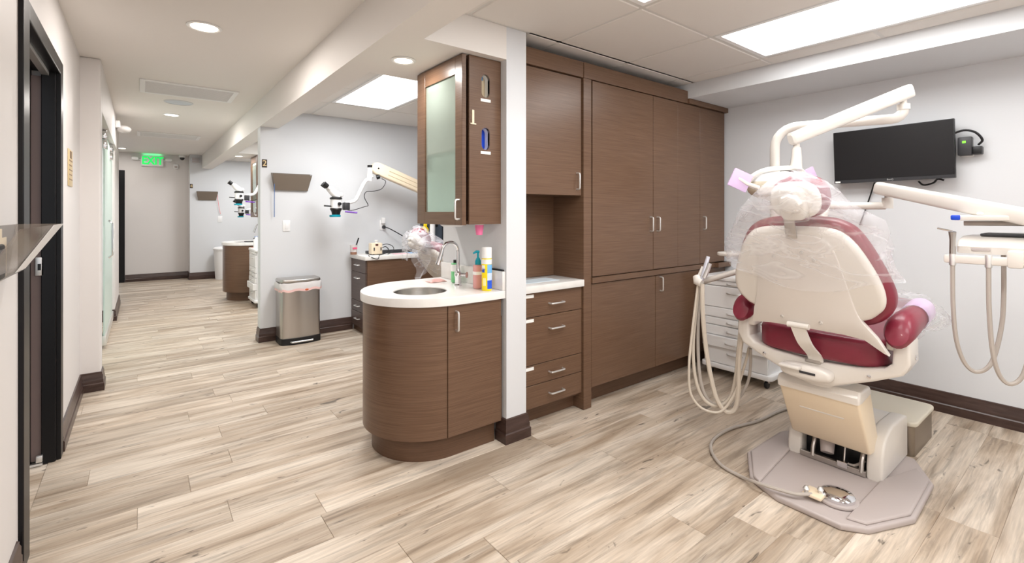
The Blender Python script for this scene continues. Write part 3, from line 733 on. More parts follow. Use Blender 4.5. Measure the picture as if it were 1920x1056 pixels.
    for s_ in (-1, 1):
        G().slab(fend, 'y', (.148 if s_ > 0 else -.218), (.218 if s_ > 0 else -.148), .014, 3, Lc).build('base_fender', CREAM, t)
    G().prism([(.16, .03), (.16, .25), (.19, .262), (.40, .258), (.445, .24), (.445, .03)], 'y', -.15, .15, 0, 1, Lc).build('base_cover', CREAM, t)
    G().box(.08, .16, -.148, .148, .03, .24, 0, 1, Lc).build('base_cavity', BLACK, t)
    g = G(); g.box(-.005, .02, -.15, .15, .032, .062, .003, 1, Lc); g.build('cross_bar', STEEL, t)
    for y_ in (-.13, .09):
        g = G(); g.tube([Lc(.0, y_, .05), Lc(.012, y_, .10), Lc(.05, y_, .16), Lc(.09, y_, .19)], .011, 8); g.build('link_bar', STEEL, t)
    G().tube([Lc(.10, .045, .20), Lc(.05, .035, .14), Lc(.015, .025, .085)], [.034, .036, .03], 16).build('lift_motor', GREYP, t)
    G().tube([Lc(.04, -.05, .15), Lc(.005, -.055, .07)], .005, 8).build('push_rod', STEEL, t)
    G().box(-.02, .01, -.075, -.03, .05, .08, .002, 1, Lc).build('switch_bracket', CHROME, t)
    G().tube([Lc(.02, -.07, .06), Lc(.03, -.10, .065), Lc(.06, -.13, .09)], .007, 8, 3).build('air_line', HOSEG, t)
    if cover:
        # loose clear film over headrest and upper back
        rg = random.Random(5)
        prof = [(.215, .365, -.15, .030), (.30, .352, -.155, .032), (.38, .345, -.16, .036), (.45, .330, -.16, .04), (.51, .300, -.15, .055), (.56, .255, -.13, .095), (.61, .205, -.12, .115), (.66, .165, -.115, .118), (.70, .125, -.11, .110), (.735, .075, -.09, .09), (.755, .02, -.03, .03)]
        n = 56; ringsl = []
        for i, (s, hw, n0, n1) in enumerate(prof):
            ring = []
            cyy = 0 if s < .5 else -.02
            for j in range(n):
                a = 6.28319 * j / n; ca, sa = math.cos(a), math.sin(a)
                k = 1 + .045 * math.sin(5 * a + s * 21) + .03 * math.sin(11 * a - s * 33) + rg.uniform(-.012, .012)
                yy = cyy + hw * k * math.copysign(abs(ca) ** .7, ca); mid = (n0 + n1) / 2; hn = (n1 - n0) / 2
                nn = mid + hn * (1 + .10 * math.sin(7 * a + s * 40)) * math.copysign(abs(sa) ** .55, sa)
                ring.append(B(nn, yy, s + .018 * math.sin(3 * a) * (1 if i == 0 else .4) + (.10 * max(0, ca) - .03 * ca if i == 0 else 0)))
            ringsl.append(ring)
        fo = G(); fo.rings(ringsl, cap=False); fo.build('plastic_cover', FILM, t, True, 80)
        # sleeve over the foot end
        ringsl = []
        for i, (x, hw, z0, z1) in enumerate([(.42, .275, .64, .80), (.55, .285, .64, .82), (.70, .275, .63, .82), (.85, .26, .63, .82), (.95, .22, .64, .81), (1.01, .19, .67, .79), (1.03, .18, .70, .76)]):
            ringsl.append([Lg(x + .02 * math.sin(3 * a), hw * math.copysign(abs(math.cos(a)) ** .6, math.cos(a)) * (1 + .04 * math.sin(6 * a + x * 30)), (z0 + z1) / 2 + (z1 - z0) / 2 * (1 + .12 * math.sin(8 * a + x * 20)) * math.copysign(abs(math.sin(a)) ** .6, math.sin(a))) for a in [6.28319 * j / 40 for j in range(40)]])
        G().rings(ringsl).build('foot_cover', FILM, t, True, 80)
        ringsl = []
        for x, k in ((-.03, 1), (.10, 1)):
            ringsl.append([Lu(x + .02 * math.sin(a), -.340 + .058 * math.cos(a), .872 + (x * .15) + .060 * math.sin(a)) for a in [6.28319 * j / 20 for j in range(20)]])
        G().rings(ringsl, cap=False).build('arm_film', LAV, t, True, 80)
        ringsl = []
        for x, k in ((.09, 1.0), (.16, 1.15), (.25, 1.2), (.32, 1.0), (.36, .6)):
            ringsl.append([Lu(x, -.340 + .07 * k * math.cos(a) * (1 + .1 * math.sin(5 * a + x * 40)), .87 - (x - .09) * .2 + .06 * k * math.sin(a)) for a in [6.28319 * j / 20 for j in range(20)]])
        G().rings(ringsl, cap=False).build('arm_film', FILM2, t, True, 80)
    return t
CO = (2.86, 0.94, 0)
ch = chair(CO, 18.8, 'burgundy and cream dental chair seen from behind under clear film')
c2 = chair((2.84, 4.25, 0), 38, 'reclined dental chair under clear film behind the near faucet', True, .22)
def hang(u, v):
    return (2.05 + .16 * u + .03 * math.sin(9 * v + 3 * u), 4.16 - .05 * u + .02 * math.sin(14 * u), 1.13 - .38 * v - .04 * math.sin(5 * u))
G().grid(hang, 16, 20).build('hanging_film', FILM, c2, True, 80)
G().grid(lambda u, v: (1.99 + .07 * u, 4.28 + .03 * math.sin(9 * u), 1.10 - .20 * v + .01 * math.sin(7 * u)), 10, 12).build('hanging_film', FILM2, c2, True, 80)

# foot control and its hose
t = thing('foot_control', 'chrome disc foot pedal lying on the grey chair base', 'pedal', (2.53, .815, .034))
c = Vector((2.535, .810, .031))
G().slab(oval(c.x, c.y, .085, .085, 32, 2), 'z', .0312, .046, .006, 2).build('pedal_base', GREYP, t)
G().lathe([(.066, .012), (.070, .018), (.070, .030), (.062, .038), (.03, .046), (.001, .050)], c, 40).build('pedal_disc', CHROME, t)
g = G(); g.box(c.x - .105, c.x - .02, c.y + .03, c.y + .11, .046, .062, .006); g.build('pedal_bracket', BEIGE, t)
for dx, dy in ((-.095, .095), (-.055, .05)): G().lathe([(.010, 0), (.010, .012), (.014, .016), (.006, .03), (.001, .032)], c + Vector((dx, dy, .03)), 12).build('thumb_screw', NICKEL, t)
hp = [pz(1462, 771, .012), pz(1420, 790, .012), pz(1372, 803, .012), pz(1340, 822, .012), pz(1333, 843, .012), pz(1352, 872, .012), pz(1392, 895, .014), pz(1412, 903, .045), pz(1450, 915, .056), pz(1490, 926, .056), pz(1522, 927, .058)]
tag(G().tube([pz(1540, 752, .03), pz(1505, 757, .015)] + hp, .0085, 8, 6).build('foot_control_hose', HOSEG), 'grey foot pedal hose curling over the floor left of the chair', 'hose')

# junction box
t = thing('floor_box', 'low utility box with beige lid and steel sides beside the chair base', 'box', (3.57, .88, 0))
def rr_(x0, x1, y0, y1, r, n=5):
    return [(cx + r * math.cos(R(a0 + 90 * i / n)), cy + r * math.sin(R(a0 + 90 * i / n))) for cx, cy, a0 in ((x1 - r, y1 - r, 0), (x0 + r, y1 - r, 90), (x0 + r, y0 + r, 180), (x1 - r, y0 + r, 270)) for i in range(n + 1)]
G().prism(rr_(3.375, 3.80, .71, 1.16, .03), 'z', 0, .165).build('side_band', mat('steel_dull', (150, 140, 128), .35, 1.0), t)
G().slab(rr_(3.37, 3.805, .70, 1.17, .04), 'z', .1655, .192, .008, 3).build('lid', mat('beige_lid', (214, 207, 190), .45), t)

# ---- dental light on its post
t = thing('dental_light', 'cream dental operating light on a bent post behind the headrest', 'dental light', (3.08, 1.30, 0))
bx_ = pix(1453, 300, 2.9)
post = Vector((bx_.x, bx_.y, 0)); zt = pix(1453, 240, 2.9).z
el = pix(1694, 222, 2.6); el.z = zt - .005
p = [post + Vector((0, 0, .55)), post + Vector((0, 0, zt - .12))]
dxy = (Vector((el.x, el.y, 0)) - post).normalized()
for a in range(15, 91, 15): p.append(post + dxy * .12 * (1 - math.cos(R(a))) + Vector((0, 0, zt - .12 + .12 * math.sin(R(a)))))
p += [Vector((el.x, el.y, zt)) - dxy * .05]
e0 = Vector((el.x, el.y, zt))
for a in range(20, 91, 23): p.append(e0 - dxy * .05 + dxy * .05 * math.sin(R(a)) + Vector((0, 0, .05 * (1 - math.cos(R(a))))))
G().tube(p, .027, 16).build('post', CREAM, t)
G().tube([e0 + Vector((0, 0, .045)), e0 + Vector((0, 0, .075))], .030, 16).build('post_collar', CREAM, t)
G().tube([e0 + Vector((0, 0, .07)), e0 + Vector((0, 0, .10))], .016, 12).build('arm_pin', CREAM, t)
a0 = e0 + Vector((0, 0, .135)); a1 = pix(1482, 262, 2.46)
ad = (a1 - a0).normalized(); a0 = a0 - ad * .05
up = Vector((0, 0, 1)); sd = ad.cross(up).normalized(); uu = sd.cross(ad).normalized()
g = G(); g.rings([[q + sd * x + uu * z for x, z in oval(0, 0, .030 * k, .037 * k, 20, 4)] for q, k in ((a0, .7), (a0 + ad * .012, 1), (a0.lerp(a1, .5), .97), (a1 - ad * .01, .88), (a1, .6))]); g.build('spring_arm', CREAM, t)
hd = a1 - ad * .04
G().tube([hd + Vector((0, 0, -.02)), hd + Vector((0, 0, -.06))], .015, 12).build('head_pin', CREAM, t)
G().tube([hd + Vector((0, 0, -.055)), hd + Vector((0, 0, -.10)), hd + Vector((-.01, .0, -.17))], [.020, .024, .030], 14).build('head_neck', CREAM, t)
hc = pix(1462, 352, 2.50)
yo = catmull([hd + Vector((-.01, 0, -.16)), pix(1440, 318, 2.48), pix(1412, 330, 2.5), pix(1402, 345, 2.52)], 5)
G().tube(yo, .013, 10).build('yoke', CREAM, t)
G().tube(catmull([hd + Vector((-.01, 0, -.16)), pix(1500, 318, 2.5), pix(1512, 335, 2.52), pix(1508, 350, 2.54)], 5), .013, 10).build('yoke', CREAM, t)
lh = G(); lh.ell(hc, (.14, .16, .07), 24, 12); lh.build('lamp_head', mat('lamp_reflector', (225, 215, 195), .18, .35), t)
G().ell(hc + Vector((0, 0, .03)), (.125, .14, .055), 24, 10).build('lamp_cover', WHITE, t)
G().lathe([(.026, 0), (.026, .04), (.02, .045), (.001, .045)], hc + Vector((.02, -.02, .065)), 16).build('lamp_knob', BLACK, t)
hl = pix(1400, 345, 2.42)
G().tube([hl + Vector((.06, -.03, -.02)), hl, hl + Vector((-.03, .03, .03))], .012, 10).build('grip', CREAM, t)
g = G(); g.box(-.055, .045, -.006, .006, -.05, .045, .004); hv = g.build('grip_film', LAV, None); hv.parent = t
hv.location = pix(1390, 338, 2.42) - Vector(t.location); hv.rotation_euler = (0, R(25), R(-40))
g = G(); g.box(-.05, .05, -.006, .006, -.06, .05, .004); hv = g.build('grip_film', LAV, None); hv.parent = t
hv.location = pix(1515, 335, 2.55) - Vector(t.location); hv.rotation_euler = (0, R(-25), R(-35))

# ---- delivery unit on its arm
t = thing('delivery_unit', 'cream dental delivery tray with hanging hoses at the right edge', 'dental unit', (3.08, .35, 0))
q0 = pix(1560, 386, 2.75); q1 = pix(1660, 386, 2.66)
G().tube([Vector((3.02, 1.12, .60)), Vector((3.03, 1.08, 1.1)), Vector((3.04, 1.04, q0.z - .06)), q0.lerp(q1, -.1), q0, q1], .021, 14, 5).build('support_arm', CREAM, t)
el2 = pix(1664, 381, 2.65)
G().tube([el2 + Vector((0, 0, -.03)), el2 + Vector((0, 0, .03))], .027, 14).build('elbow', CREAM, t)
G().tube([el2 + Vector((0, 0, .02)), el2 + Vector((0, 0, .06))], .014, 10).build('arm_pin', STEEL, t)
a0 = pix(1644, 352, 2.66); a1 = pix(1965, 415, 1.95); ad = (a1 - a0).normalized(); sd = ad.cross(Vector((0, 0, 1))).normalized(); uu = sd.cross(ad).normalized()
g = G(); g.rings([[q + sd * x + uu * z for x, z in oval(0, 0, .032 * k, .036 * k, 20, 4)] for q, k in ((a0, .7), (a0 + ad * .012, .95), (a0.lerp(a1, .5), 1), (a1 - ad * .01, 1), (a1, .6))]); g.build('spring_arm', CREAM, t)
XD = 3.05
yA = px_(1786, 460, XD - .178).y; zt_ = 1.185
G().tube([a1 + Vector((-.01, 0, -.02)), a1 + Vector((-.01, 0, -.17))], .03, 14).build('arm_drop', CREAM, t)
Yn = yA - .62
# upper tray
zt1 = px_(1850, 408, XD - .08).z
G().slab(rr_(XD - .10, XD + .20, Yn + .03, px_(1786, 413, XD - .08).y, .03), 'z', zt1 - .014, zt1 + .010, .006, 2).build('tray', CREAM, t)
ye = px_(1786, 413, XD - .08).y
G().box(XD - .105, XD - .06, ye - .03, ye + .004, zt1 - .013, zt1 + .011, .006).build('tray_grip', BLUE, t)
G().slab(rr_(XD - .06, XD + .16, Yn + .06, ye - .07, .03), 'z', zt1 + .011, zt1 + .026, .006, 2).build('tray_liner', PAPER, t)
G().tube([(XD - .02, ye - .03, zt1 - .028), (XD - .02, yA - .28, zt1 - .028), (XD - .02, yA - .34, zt1 - .06), (XD - .02, yA - .36, zt1 - .10)], .011, 8, 4).build('tray_rail', HOSEG, t)
# control head
zb = px_(1850, 472, XD - .13).z
hp_ = [(XD - .13, zb - .012), (XD - .135, zb + .02), (XD - .10, zb + .050), (XD - .02, zb + .064), (XD + .18, zb + .064), (XD + .20, zb + .05), (XD + .20, zb - .012)]
G().slab(hp_, 'y', Yn, yA - .005, .012, 3).build('control_head', CREAM, t)
G().box(XD - .137, XD - .128, yA - .115, yA - .055, zb + .002, zb + .016, .001).build('drawer_slot', GREYP, t)
G().box(XD - .04, XD + .16, Yn + .05, yA - .07, zb + .0645, zb + .076, .004).build('pad_mat', DARK, t)
G().ell((XD + .02, yA - .30, zb + .094), (.035, .06, .022), 18, 10).build('pad_mouse', mat('mouse_dark', (40, 25, 38), .2), t)
# holder bar and handpieces
hb = G().box(XD - .185, XD - .15, Yn, yA + .03, zb - .055, zb - .018, .008, 2).build('holder_bar', CREAM, t)
G().box(XD - .19, XD - .11, yA - .22, yA - .17, zb - .062, zb + .012, .010, 2).build('bar_bracket', CREAM, t)
for i, dy in enumerate((.0, -.115, -.235, -.36)):
    yy = yA + dy
    G().lathe([(.012, -.065), (.013, -.02), (.011, -.012)], (XD - .178, yy, zb), 12).build('holder_clip', NICKEL, t)
    if i == 0:
        hpz = G().tube([(XD - .178, yy, zb - .03), (XD - .178, yy, zb + .05), (XD - .183, yy, zb + .085)], [.012, .011, .014], 10).build('air_syringe', STEEL, t)
        G().tube([(XD - .183, yy, zb + .088), (XD - .19, yy + .05, zb + .10)], .004, 8).build('syringe_tip', CHROME, hpz)
for i, (dy, sp, zl) in enumerate(((0, -.15, .655), (-.115, -.125, .63), (-.27, -.14, .63), (-.40, -.12, .64))):
    yy = yA + dy; x = XD - .178; x2 = XD - .08
    ptsH = [(x, yy, zb - .06), (x, yy - .002, zb - .25), (x + .01, yy - .012, zl + .13), (x + .03, yy + sp * .25, zl + .03), (x + .05, yy + sp * .5, zl), (x + .07, yy + sp * .78, zl + .05), (x2, yy + sp * .95, zl + .2), (x2, yy + sp, zb - .2), (x2, yy + sp, zb - .01)]
    G().tube(ptsH, .0085, 8, 5).build('hose', HOSEG, t)

# ---- assistant's arm with hoses and small tray
t = thing('assistant_unit', 'assistant hose holder with tan hoses looping left of the chair', 'dental unit', (2.72, 1.55, 0))
h0 = pix(1312, 530, 2.90); h1 = pix(1404, 503, 2.84)
G().tube([h0, h1], .017, 12).build('arm_tube', HOSEG, t)
G().tube([h1, h1 + Vector((.12, -.12, -.02)), Vector((2.99, 1.20, .80)), Vector((2.99, 1.10, .66))], .02, 10, 4).build('arm_bend', CREAM, t)
g = G(); g.tube([pix(1306, 519, 2.90), pix(1308, 527, 2.88), pix(1316, 531, 2.86)], [.022, .028, .026], 14); g.build('holder', CREAM, t)
hs_ = G().tube([pix(1316, 526, 2.86), pix(1321, 505, 2.86), pix(1328, 481, 2.86)], [.012, .012, .011], 10).build('suction_tip', mat('clear_valve', (225, 228, 240), .15, .3), t)
G().tube([pix(1320, 522, 2.84), pix(1327, 506, 2.84), pix(1331, 494, 2.84)], [.012, .013, .012], 10).build('saliva_valve', NICKEL, t)
G().tube([pix(1309, 520, 2.92), pix(1318, 500, 2.92)], .009, 8).build('air_valve', CREAM, t)
E_ = [(1396, 650), (1388, 655), (1408, 648), (1392, 640)]
def hz(pts, d0, d1): return [pix(u, v, d0 + (d1 - d0) * i / (len(pts) - 1)) for i, (u, v) in enumerate(pts)]
s_ = 3.3
def cr6(pts): return [(1280 + a / s_, 460 + b / s_) for a, b in pts]
for k, (pts, d0, d1, r, m) in enumerate((
    ([(95, 240), (75, 400), (52, 600), (40, 740), (45, 900), (95, 990), (170, 1030), (250, 1020), (330, 900), (390, 720), (412, 630)], 2.88, 2.72, .0075, HOSE),
    ([(100, 240), (80, 420), (65, 620), (75, 800), (110, 920), (170, 985), (240, 990), (300, 930), (330, 800), (345, 640), (358, 520)], 2.90, 2.75, .010, HOSE),
    ([(108, 240), (98, 420), (95, 620), (105, 800), (135, 920), (190, 985), (260, 975), (320, 880), (350, 700), (365, 540)], 2.92, 2.78, .010, HOSEG),
    ([(122, 240), (125, 420), (145, 640), (180, 840), (215, 960), (270, 1030), (325, 1010), (345, 900), (350, 700), (368, 560)], 2.86, 2.70, .013, HOSE),
    ([(300, 1000), (360, 930), (405, 840), (420, 740), (420, 640)], 2.80, 2.70, .008, HOSEG))):
    G().tube(hz(cr6(pts), d0, d1), r, 8, 5).build('hose', m, t)
tt = thing('assistant_tray', 'small cream tray edge showing left of the chair back', 'tray', (3.2, 1.62, 1.07))
tc_ = pz(1341, 474, 1.065)
G().slab(rr_(tc_.x - .02, tc_.x + .26, tc_.y - .36, tc_.y, .06), 'z', 1.045, 1.072, .008, 3).build('tray_top', CREAM, tt)
G().tube([(tc_.x + .12, tc_.y - .25, 1.046), (tc_.x + .06, tc_.y - .42, 1.00), (post.x, post.y, .98)], .018, 10, 4).build('tray_arm', CREAM, tt)

# ---- white mobile drawer cart
def cart(x0, x1, y0, y1, label):
    t = thing('drawer_cart', label, 'cart', ((x0 + x1) / 2, (y0 + y1) / 2, 0), 'white drawer carts')
    G().box(x0 + .018, x1, y0 + .01, y1 - .01, .115, .80).build('body', WHITE, t, False)
    G().slab(rr_(x0 - .015, x1 + .01, y0 - .02, y1 + .015, .03), 'z', .075, .115, .008, 2).build('plinth', WHITE, t)
    G().slab(rr_(x0 - .01, x1 + .01, y0 - .01, y1 + .01, .03), 'z', .80, .838, .008, 2).build('top', WHITE, t)
    for (z0, z1, dx) in ((.76, .797, 0), (.580, .752, 0), (.498, .576, 0), (.432, .488, -.0), (.350, .425, -.004), (.258, .346, -.03), (.118, .254, 0)):
        dr = G().box(x0 + dx, x0 + .017, y0 + .012, y1 - .012, z0, z1, .003, 1).build('drawer', WHITE, t, False)
        ym = (y0 + y1) / 2; zz = z1 - min(.045, (z1 - z0) * .5); x = x0 + dx
        G().tube([(x + .004, ym - .065, zz), (x - .020, ym - .045, zz - .004), (x - .026, ym, zz - .006), (x - .020, ym + .045, zz - .004), (x + .004, ym + .065, zz)], .006, 8, 4).build('handle', NICKEL, dr)
    for cx in (x0 + .05, x1 - .05):
        for cy in (y0 + .04, y1 - .04):
            w_ = G().lathe([(.002, -.012), (.026, -.012), (.030, -.006), (.030, .006), (.026, .012), (.002, .012)], (cx, cy, .031), 18, (0, 1, 0)).build('caster', BLACK, t)
            G().box(cx - .01, cx + .01, cy - .018, cy + .018, .045, .076).build('caster_fork', CHROME, w_, False)
    return t
cart(3.765, 4.24, 1.65, 2.19, 'white seven drawer cart between tall cabinet and chair')
cart(1.275, 1.60, 7.55, 8.05, 'white drawer cart in front of the far curved counter')

# ---- wall screen
t = thing('wall_monitor', 'black flat screen on the wall bracket above the chair', 'monitor', (4.2, 1.02, 1.78))
c0 = Vector((4.2, 1.02, 1.78)); tl = R(-3)
M_ = Matrix.Translation(c0) @ Matrix.Rotation(R(-0.6), 4, 'X') @ Matrix.Rotation(tl, 4, 'Y')
def Tm(x, y, z): return M_ @ Vector((x, y, z))
G().box(.0, .032, -.345, .345, -.195, .195, .004, 2, Tm).build('housing', BLACK, t)
G().box(-.002, .0005, -.340, .340, -.170, .190, 0, 1, Tm).build('panel', SCREEN, t, False)
bz = G().box(-.003, .001, -.345, .345, -.195, -.171, .001, 1, Tm).build('bezel', DARK, t, False)
G().box(-.0045, -.003, .305, .338, -.190, -.178, 0, 1, Tm).build('sticker', PAPER, bz, False)
tx = text('logo', 'BenQ', .016, Tm(-.0035, 0, -.183), ROT_SIDE, mat('logo_grey', (190, 190, 190), .5), bz, .0005)
G().box(.03, .07, -.12, .12, -.10, .10, .006, 2, Tm).build('back_box', BLACK, t)
G().box(4.25, 4.318, .92, 1.12, 1.68, 1.88, .004).build('wall_bracket', BLACK, t)
t = thing('power_adapter', 'black adapter box with green light right of the screen', 'adapter', (4.28, .66, 1.78))
G().box(4.235, 4.30, .600, .668, 1.735, 1.855, .006).build('adapter_case', DARK, t)
G().box(4.25, 4.318, .555, .600, 1.74, 1.79, .004).build('adapter_plug', BLACK, t)
G().box(4.233, 4.236, .628, .645, 1.815, 1.828).build('status_light', mat('led_green', (120, 230, 60), .4, emit=(120, 240, 40), estr=1.2), t)
G().box(4.30, 4.319, .60, .66, 1.73, 1.84, .003).build('back_plate', WHITE, t)
G().tube([(4.24, .70, 1.88), (4.25, .64, 1.90), (4.25, .585, 1.88), (4.27, .555, 1.83), (4.28, .575, 1.80)], .007, 8, 5).build('adapter_cable', BLACK, t)
tag(G().tube([px_(1640, 342, 4.29), px_(1628, 378, 4.30), px_(1612, 422, 4.30)], .005, 8, 4).build('screen_cable', BLACK), 'thin black cable hanging below the screen', 'cable')
tag(G().tube([px_(1722, 340, 4.27), px_(1732, 347, 4.27), px_(1750, 343, 4.27), px_(1758, 336, 4.27), px_(1770, 338, 4.27)], .006, 8, 5).build('looped_cable', BLACK), 'short black cable loop under the right of the screen', 'cable')

# ================================================================== SMALL THINGS NEAR THE SINK
t = thing('soap_bottle', 'pink hand soap bottle with teal pump on the sink counter', 'bottle', (1.61, 2.405, .90))
c = Vector((1.612, 2.405, .9005))
G().slab(oval(c.x, c.y, .030, .022, 24, 3), 'z', .9005, 1.045, .008, 3).build('bottle_body', mat('pink_soap', (228, 168, 165), .15, alpha=.92), t)
G().slab(oval(c.x, c.y, .0308, .0228, 24, 3), 'z', .985, 1.005, .001, 1).build('label_band', PAPER, t)
G().lathe([(.018, 0), (.018, .022), (.010, .040), (.006, .045), (.006, .075)], c + Vector((0, 0, .145)), 18).build('pump_collar', TEAL, t)
G().tube([c + Vector((.006, 0, .222)), c + Vector((-.012, 0, .224)), c + Vector((-.034, .0, .214))], [.009, .008, .005], 10).build('pump_spout', TEAL, t)
t = thing('spray_can', 'tall yellow and blue disinfectant spray can with white cap', 'spray can', (1.612, 2.315, .90))
c = Vector((1.614, 2.315, .9005)); rc = .031
def wrap(a0, a1, z0, z1, r, name, m, par, n=16):
    g = G(); g.rings([[(c.x + q * math.cos(R(a)), c.y + q * math.sin(R(a)), z) for q, z in ((r, z0), (r, z1), (r - .003, z1), (r - .003, z0))] for a in [a0 + (a1 - a0) * i / n for i in range(n + 1)]]); return g.build(name, m, par)
cb = G().lathe([(rc - .003, 0), (rc - .001, .004), (rc - .001, .185), (rc - .006, .195), (.02, .2)], c, 32).build('can_body', mat('can_yellow', (250, 222, 20), .25), t)
G().lathe([(rc - .001, .192), (rc - .001, .25), (rc - .004, .256), (.001, .257)], c, 32).build('cap', WHITE, t)
wrap(-118, 10, c.z + .012, c.z + .062, rc, 'label_blue', mat('can_blue', (40, 90, 215), .25), cb)
wrap(-118, 10, c.z + .062, c.z + .105, rc, 'label_pale', mat('can_pale', (205, 222, 245), .25), cb)
wrap(-118, 10, c.z + .105, c.z + .155, rc, 'label_sky', mat('can_sky', (120, 185, 235), .25), cb)
wrap(-240, 10, c.z + .158, c.z + .185, rc, 'label_white', WHITE, cb)
wrap(-190, -150, c.z + .108, c.z + .148, rc + .0004, 'label_logo', mat('can_logo', (60, 90, 190), .3), cb)
wrap(-190, -148, c.z + .125, c.z + .150, rc + .0006, 'label_logo_white', WHITE, cb)
wrap(-170, -135, c.z + .03, c.z + .075, rc + .0004, 'label_lemon', mat('can_lemon', (250, 240, 170), .3), cb)
for i, chx in enumerate('Lysol'):
    a = R(-174 + i * 8)
    text('letter', chx, .014, (c.x + (rc + .0012) * math.cos(a), c.y + (rc + .0012) * math.sin(a), c.z + .128), Euler((R(90), 0, a + R(90))), mat('letter_blue', (30, 60, 170), .4), cb, .0004)
t = thing('green_soap', 'clear green soap bottle standing behind the faucet', 'bottle', (1.63, 2.70, .90))
c = Vector((1.632, 2.705, .9005))
G().slab(oval(c.x, c.y, .026, .02, 20, 3), 'z', .9005, 1.03, .008, 3).build('bottle_body', mat('green_soap_liquid', (130, 215, 150), .15, alpha=.9), t)
G().slab(oval(c.x, c.y, .0266, .0206, 20, 3), 'z', .975, 1.02, .001, 1).build('label_band', PAPER, t)
G().lathe([(.012, 0), (.012, .02), (.001, .021)], c + Vector((0, 0, .129)), 14).build('cap', BLACK, t)
ck = pz(818, 527, .905)
tag(G().grid(lambda u, v: (ck.x + (u - .5) * .12, ck.y + (v - .5) * .08, .9035 + .009 * (1 + math.sin(9 * u + 4 * v)) * (1 - (2 * u - 1) ** 4) * (1 - (2 * v - 1) ** 4)), 24, 16).build('pink_gauze', PINK), 'folded pink cloth beside the near sink', 'cloth')
bpy.data.objects['pink_gauze'].modifiers.new('thick', 'SOLIDIFY').thickness = .003
t = thing('cup_dispenser', 'pink cup hanging under the near glass cabinet', 'cup', (1.60, 2.36, 1.29))
G().lathe([(.026, 0), (.026, -.02), (.019, -.065), (.017, -.066), (.001, -.066)], (1.598, 2.37, 1.292), 20).build('cup', mat('pink_cup', (250, 130, 180), .4), t)
G().lathe([(.029, 0), (.029, -.006), (.001, -.006)], (1.598, 2.37, 1.293), 20).build('holder_ring', WHITE, t)
tag(G().box(1.684, 1.699, 2.255, 2.44, 1.0125, 1.022, .003).build('black_strip', BLACK), 'black strip lying on the near backsplash', 'strip')

# ================================================================== SECOND ROOM WALL
def plate(name, s, x, y, z, label, col=(60, 48, 36)):
    t = thing(name, label, 'sign', (x, y, z), 'room number plates')
    G().box(x - .024, x + .024, y - .004, y, z - .042, z + .042, .001).build('plate', mat('plate_dark', col, .4), t, False)
    text('number', s, .085, (x, y - .005, z), ROT_FRONT, GOLD, t, .001)
plate('number_sign', '2', 1.024, 5.558, 1.88, 'small gold number two plate on the wall end')
plate('number_sign', '4', .80, 11.598, 1.90, 'small gold number four plate on the far wall')
def file_holder(x0, x1, y, z0, z1, label, ccol, left=True):
    t = thing('file_holder', label, 'file holder', ((x0 + x1) / 2, y, z0), 'smoked wall file holders')
    d_ = .09; w_ = .03
    G().prism([(x0, z1), (x1, z1), (x1 - w_, z0), (x0 + w_, z0)], 'y', y - .005, y - .001).build('back_sheet', SMOKE2, t, False)
    G().prism([(x0, z1 - .02), (x1, z1 - .02), (x1 - w_, z0), (x0 + w_, z0)], 'y', y - .006, y - .0055, f=lambda a, b, c: (a, b - d_ * (.25 + .75 * (c - z0) / (z1 - z0)), c)).build('front_sheet', SMOKE2, t, False)
    for s_, xa, xb in ((1, x0, x0 + w_), (-1, x1, x1 - w_)):
        g = G(); g.rings([[(xa, y - .004, z1), (xa, y - d_ - .006, z1 - .01), (xb, y - d_ * .25 - .006, z0), (xb, y - .004, z0)], [(xa + .004 * s_, y - .004, z1), (xa + .004 * s_, y - d_ - .006, z1 - .01), (xb + .004 * s_, y - d_ * .25 - .006, z0), (xb + .004 * s_, y - .004, z0)]]); g.build('side_sheet', SMOKE, t, False)
    G().box(x0 + w_, x1 - w_, y - d_ * .25 - .005, y - .003, z0, z0 + .004).build('bottom_sheet', SMOKE2, t, False)
    g = G(); xc = x0 + .02 if left else x1 - .01
    g.tube([(xc, y - .03, z1 - .02), (xc + .003, y - .05, z1 - .1), (xc + (.004 if left else .03), y - .04, z1 - .33), (xc + (.006 if left else .06), y - .03, z1 - .47)], .004, 8, 5); g.build('cord', ccol, t)
file_holder(1.086, 1.48, 5.56, 1.60, 1.785, 'smoked wall file holder above the steel bin', mat('cord_blue', (90, 120, 170), .5))
file_holder(.883, 1.255, 11.60, 1.62, 1.80, 'smoked wall file holder on the far wall with red cord', mat('cord_pink', (235, 130, 130), .5), False)
def switch(x, y, z, label, w_=.075, h_=.12):
    t = thing('light_switch', label, 'switch', (x, y, z), 'white light switches')
    G().box(x - w_ / 2, x + w_ / 2, y - .007, y - .001, z - h_ / 2, z + h_ / 2, .003).build('cover_plate', WHITE, t)
    G().box(x - .017, x + .017, y - .011, y - .006, z - .034, z + .034, .002).build('rocker', WHITE, t)
switch(1.238, 5.56, 1.218, 'white light switch above the steel bin')
switch(1.298, 11.60, 1.226, 'white light switch on the far wall', .08, .13)
t = thing('wall_outlet', 'white outlet with dark plug and cable on the second room wall', 'outlet', (2.32, 5.558, 1.22))
G().box(2.285, 2.355, 5.55, 5.558, 1.15, 1.27, .003).build('cover_plate', WHITE, t)
G().box(2.30, 2.345, 5.515, 5.55, 1.23, 1.30, .005).build('night_light', WHITE, t)
G().lathe([(.022, 0), (.022, .02), (.012, .04)], (2.335, 5.55, 1.185), 14, (0, -1, 0)).build('plug', DARK, t)
G().tube([(2.335, 5.51, 1.185), (2.38, 5.47, 1.165), (2.50, 5.42, 1.09), (2.64, 5.36, .99), (2.70, 5.33, .90)], .006, 8, 5).build('cable', BLACK, t)

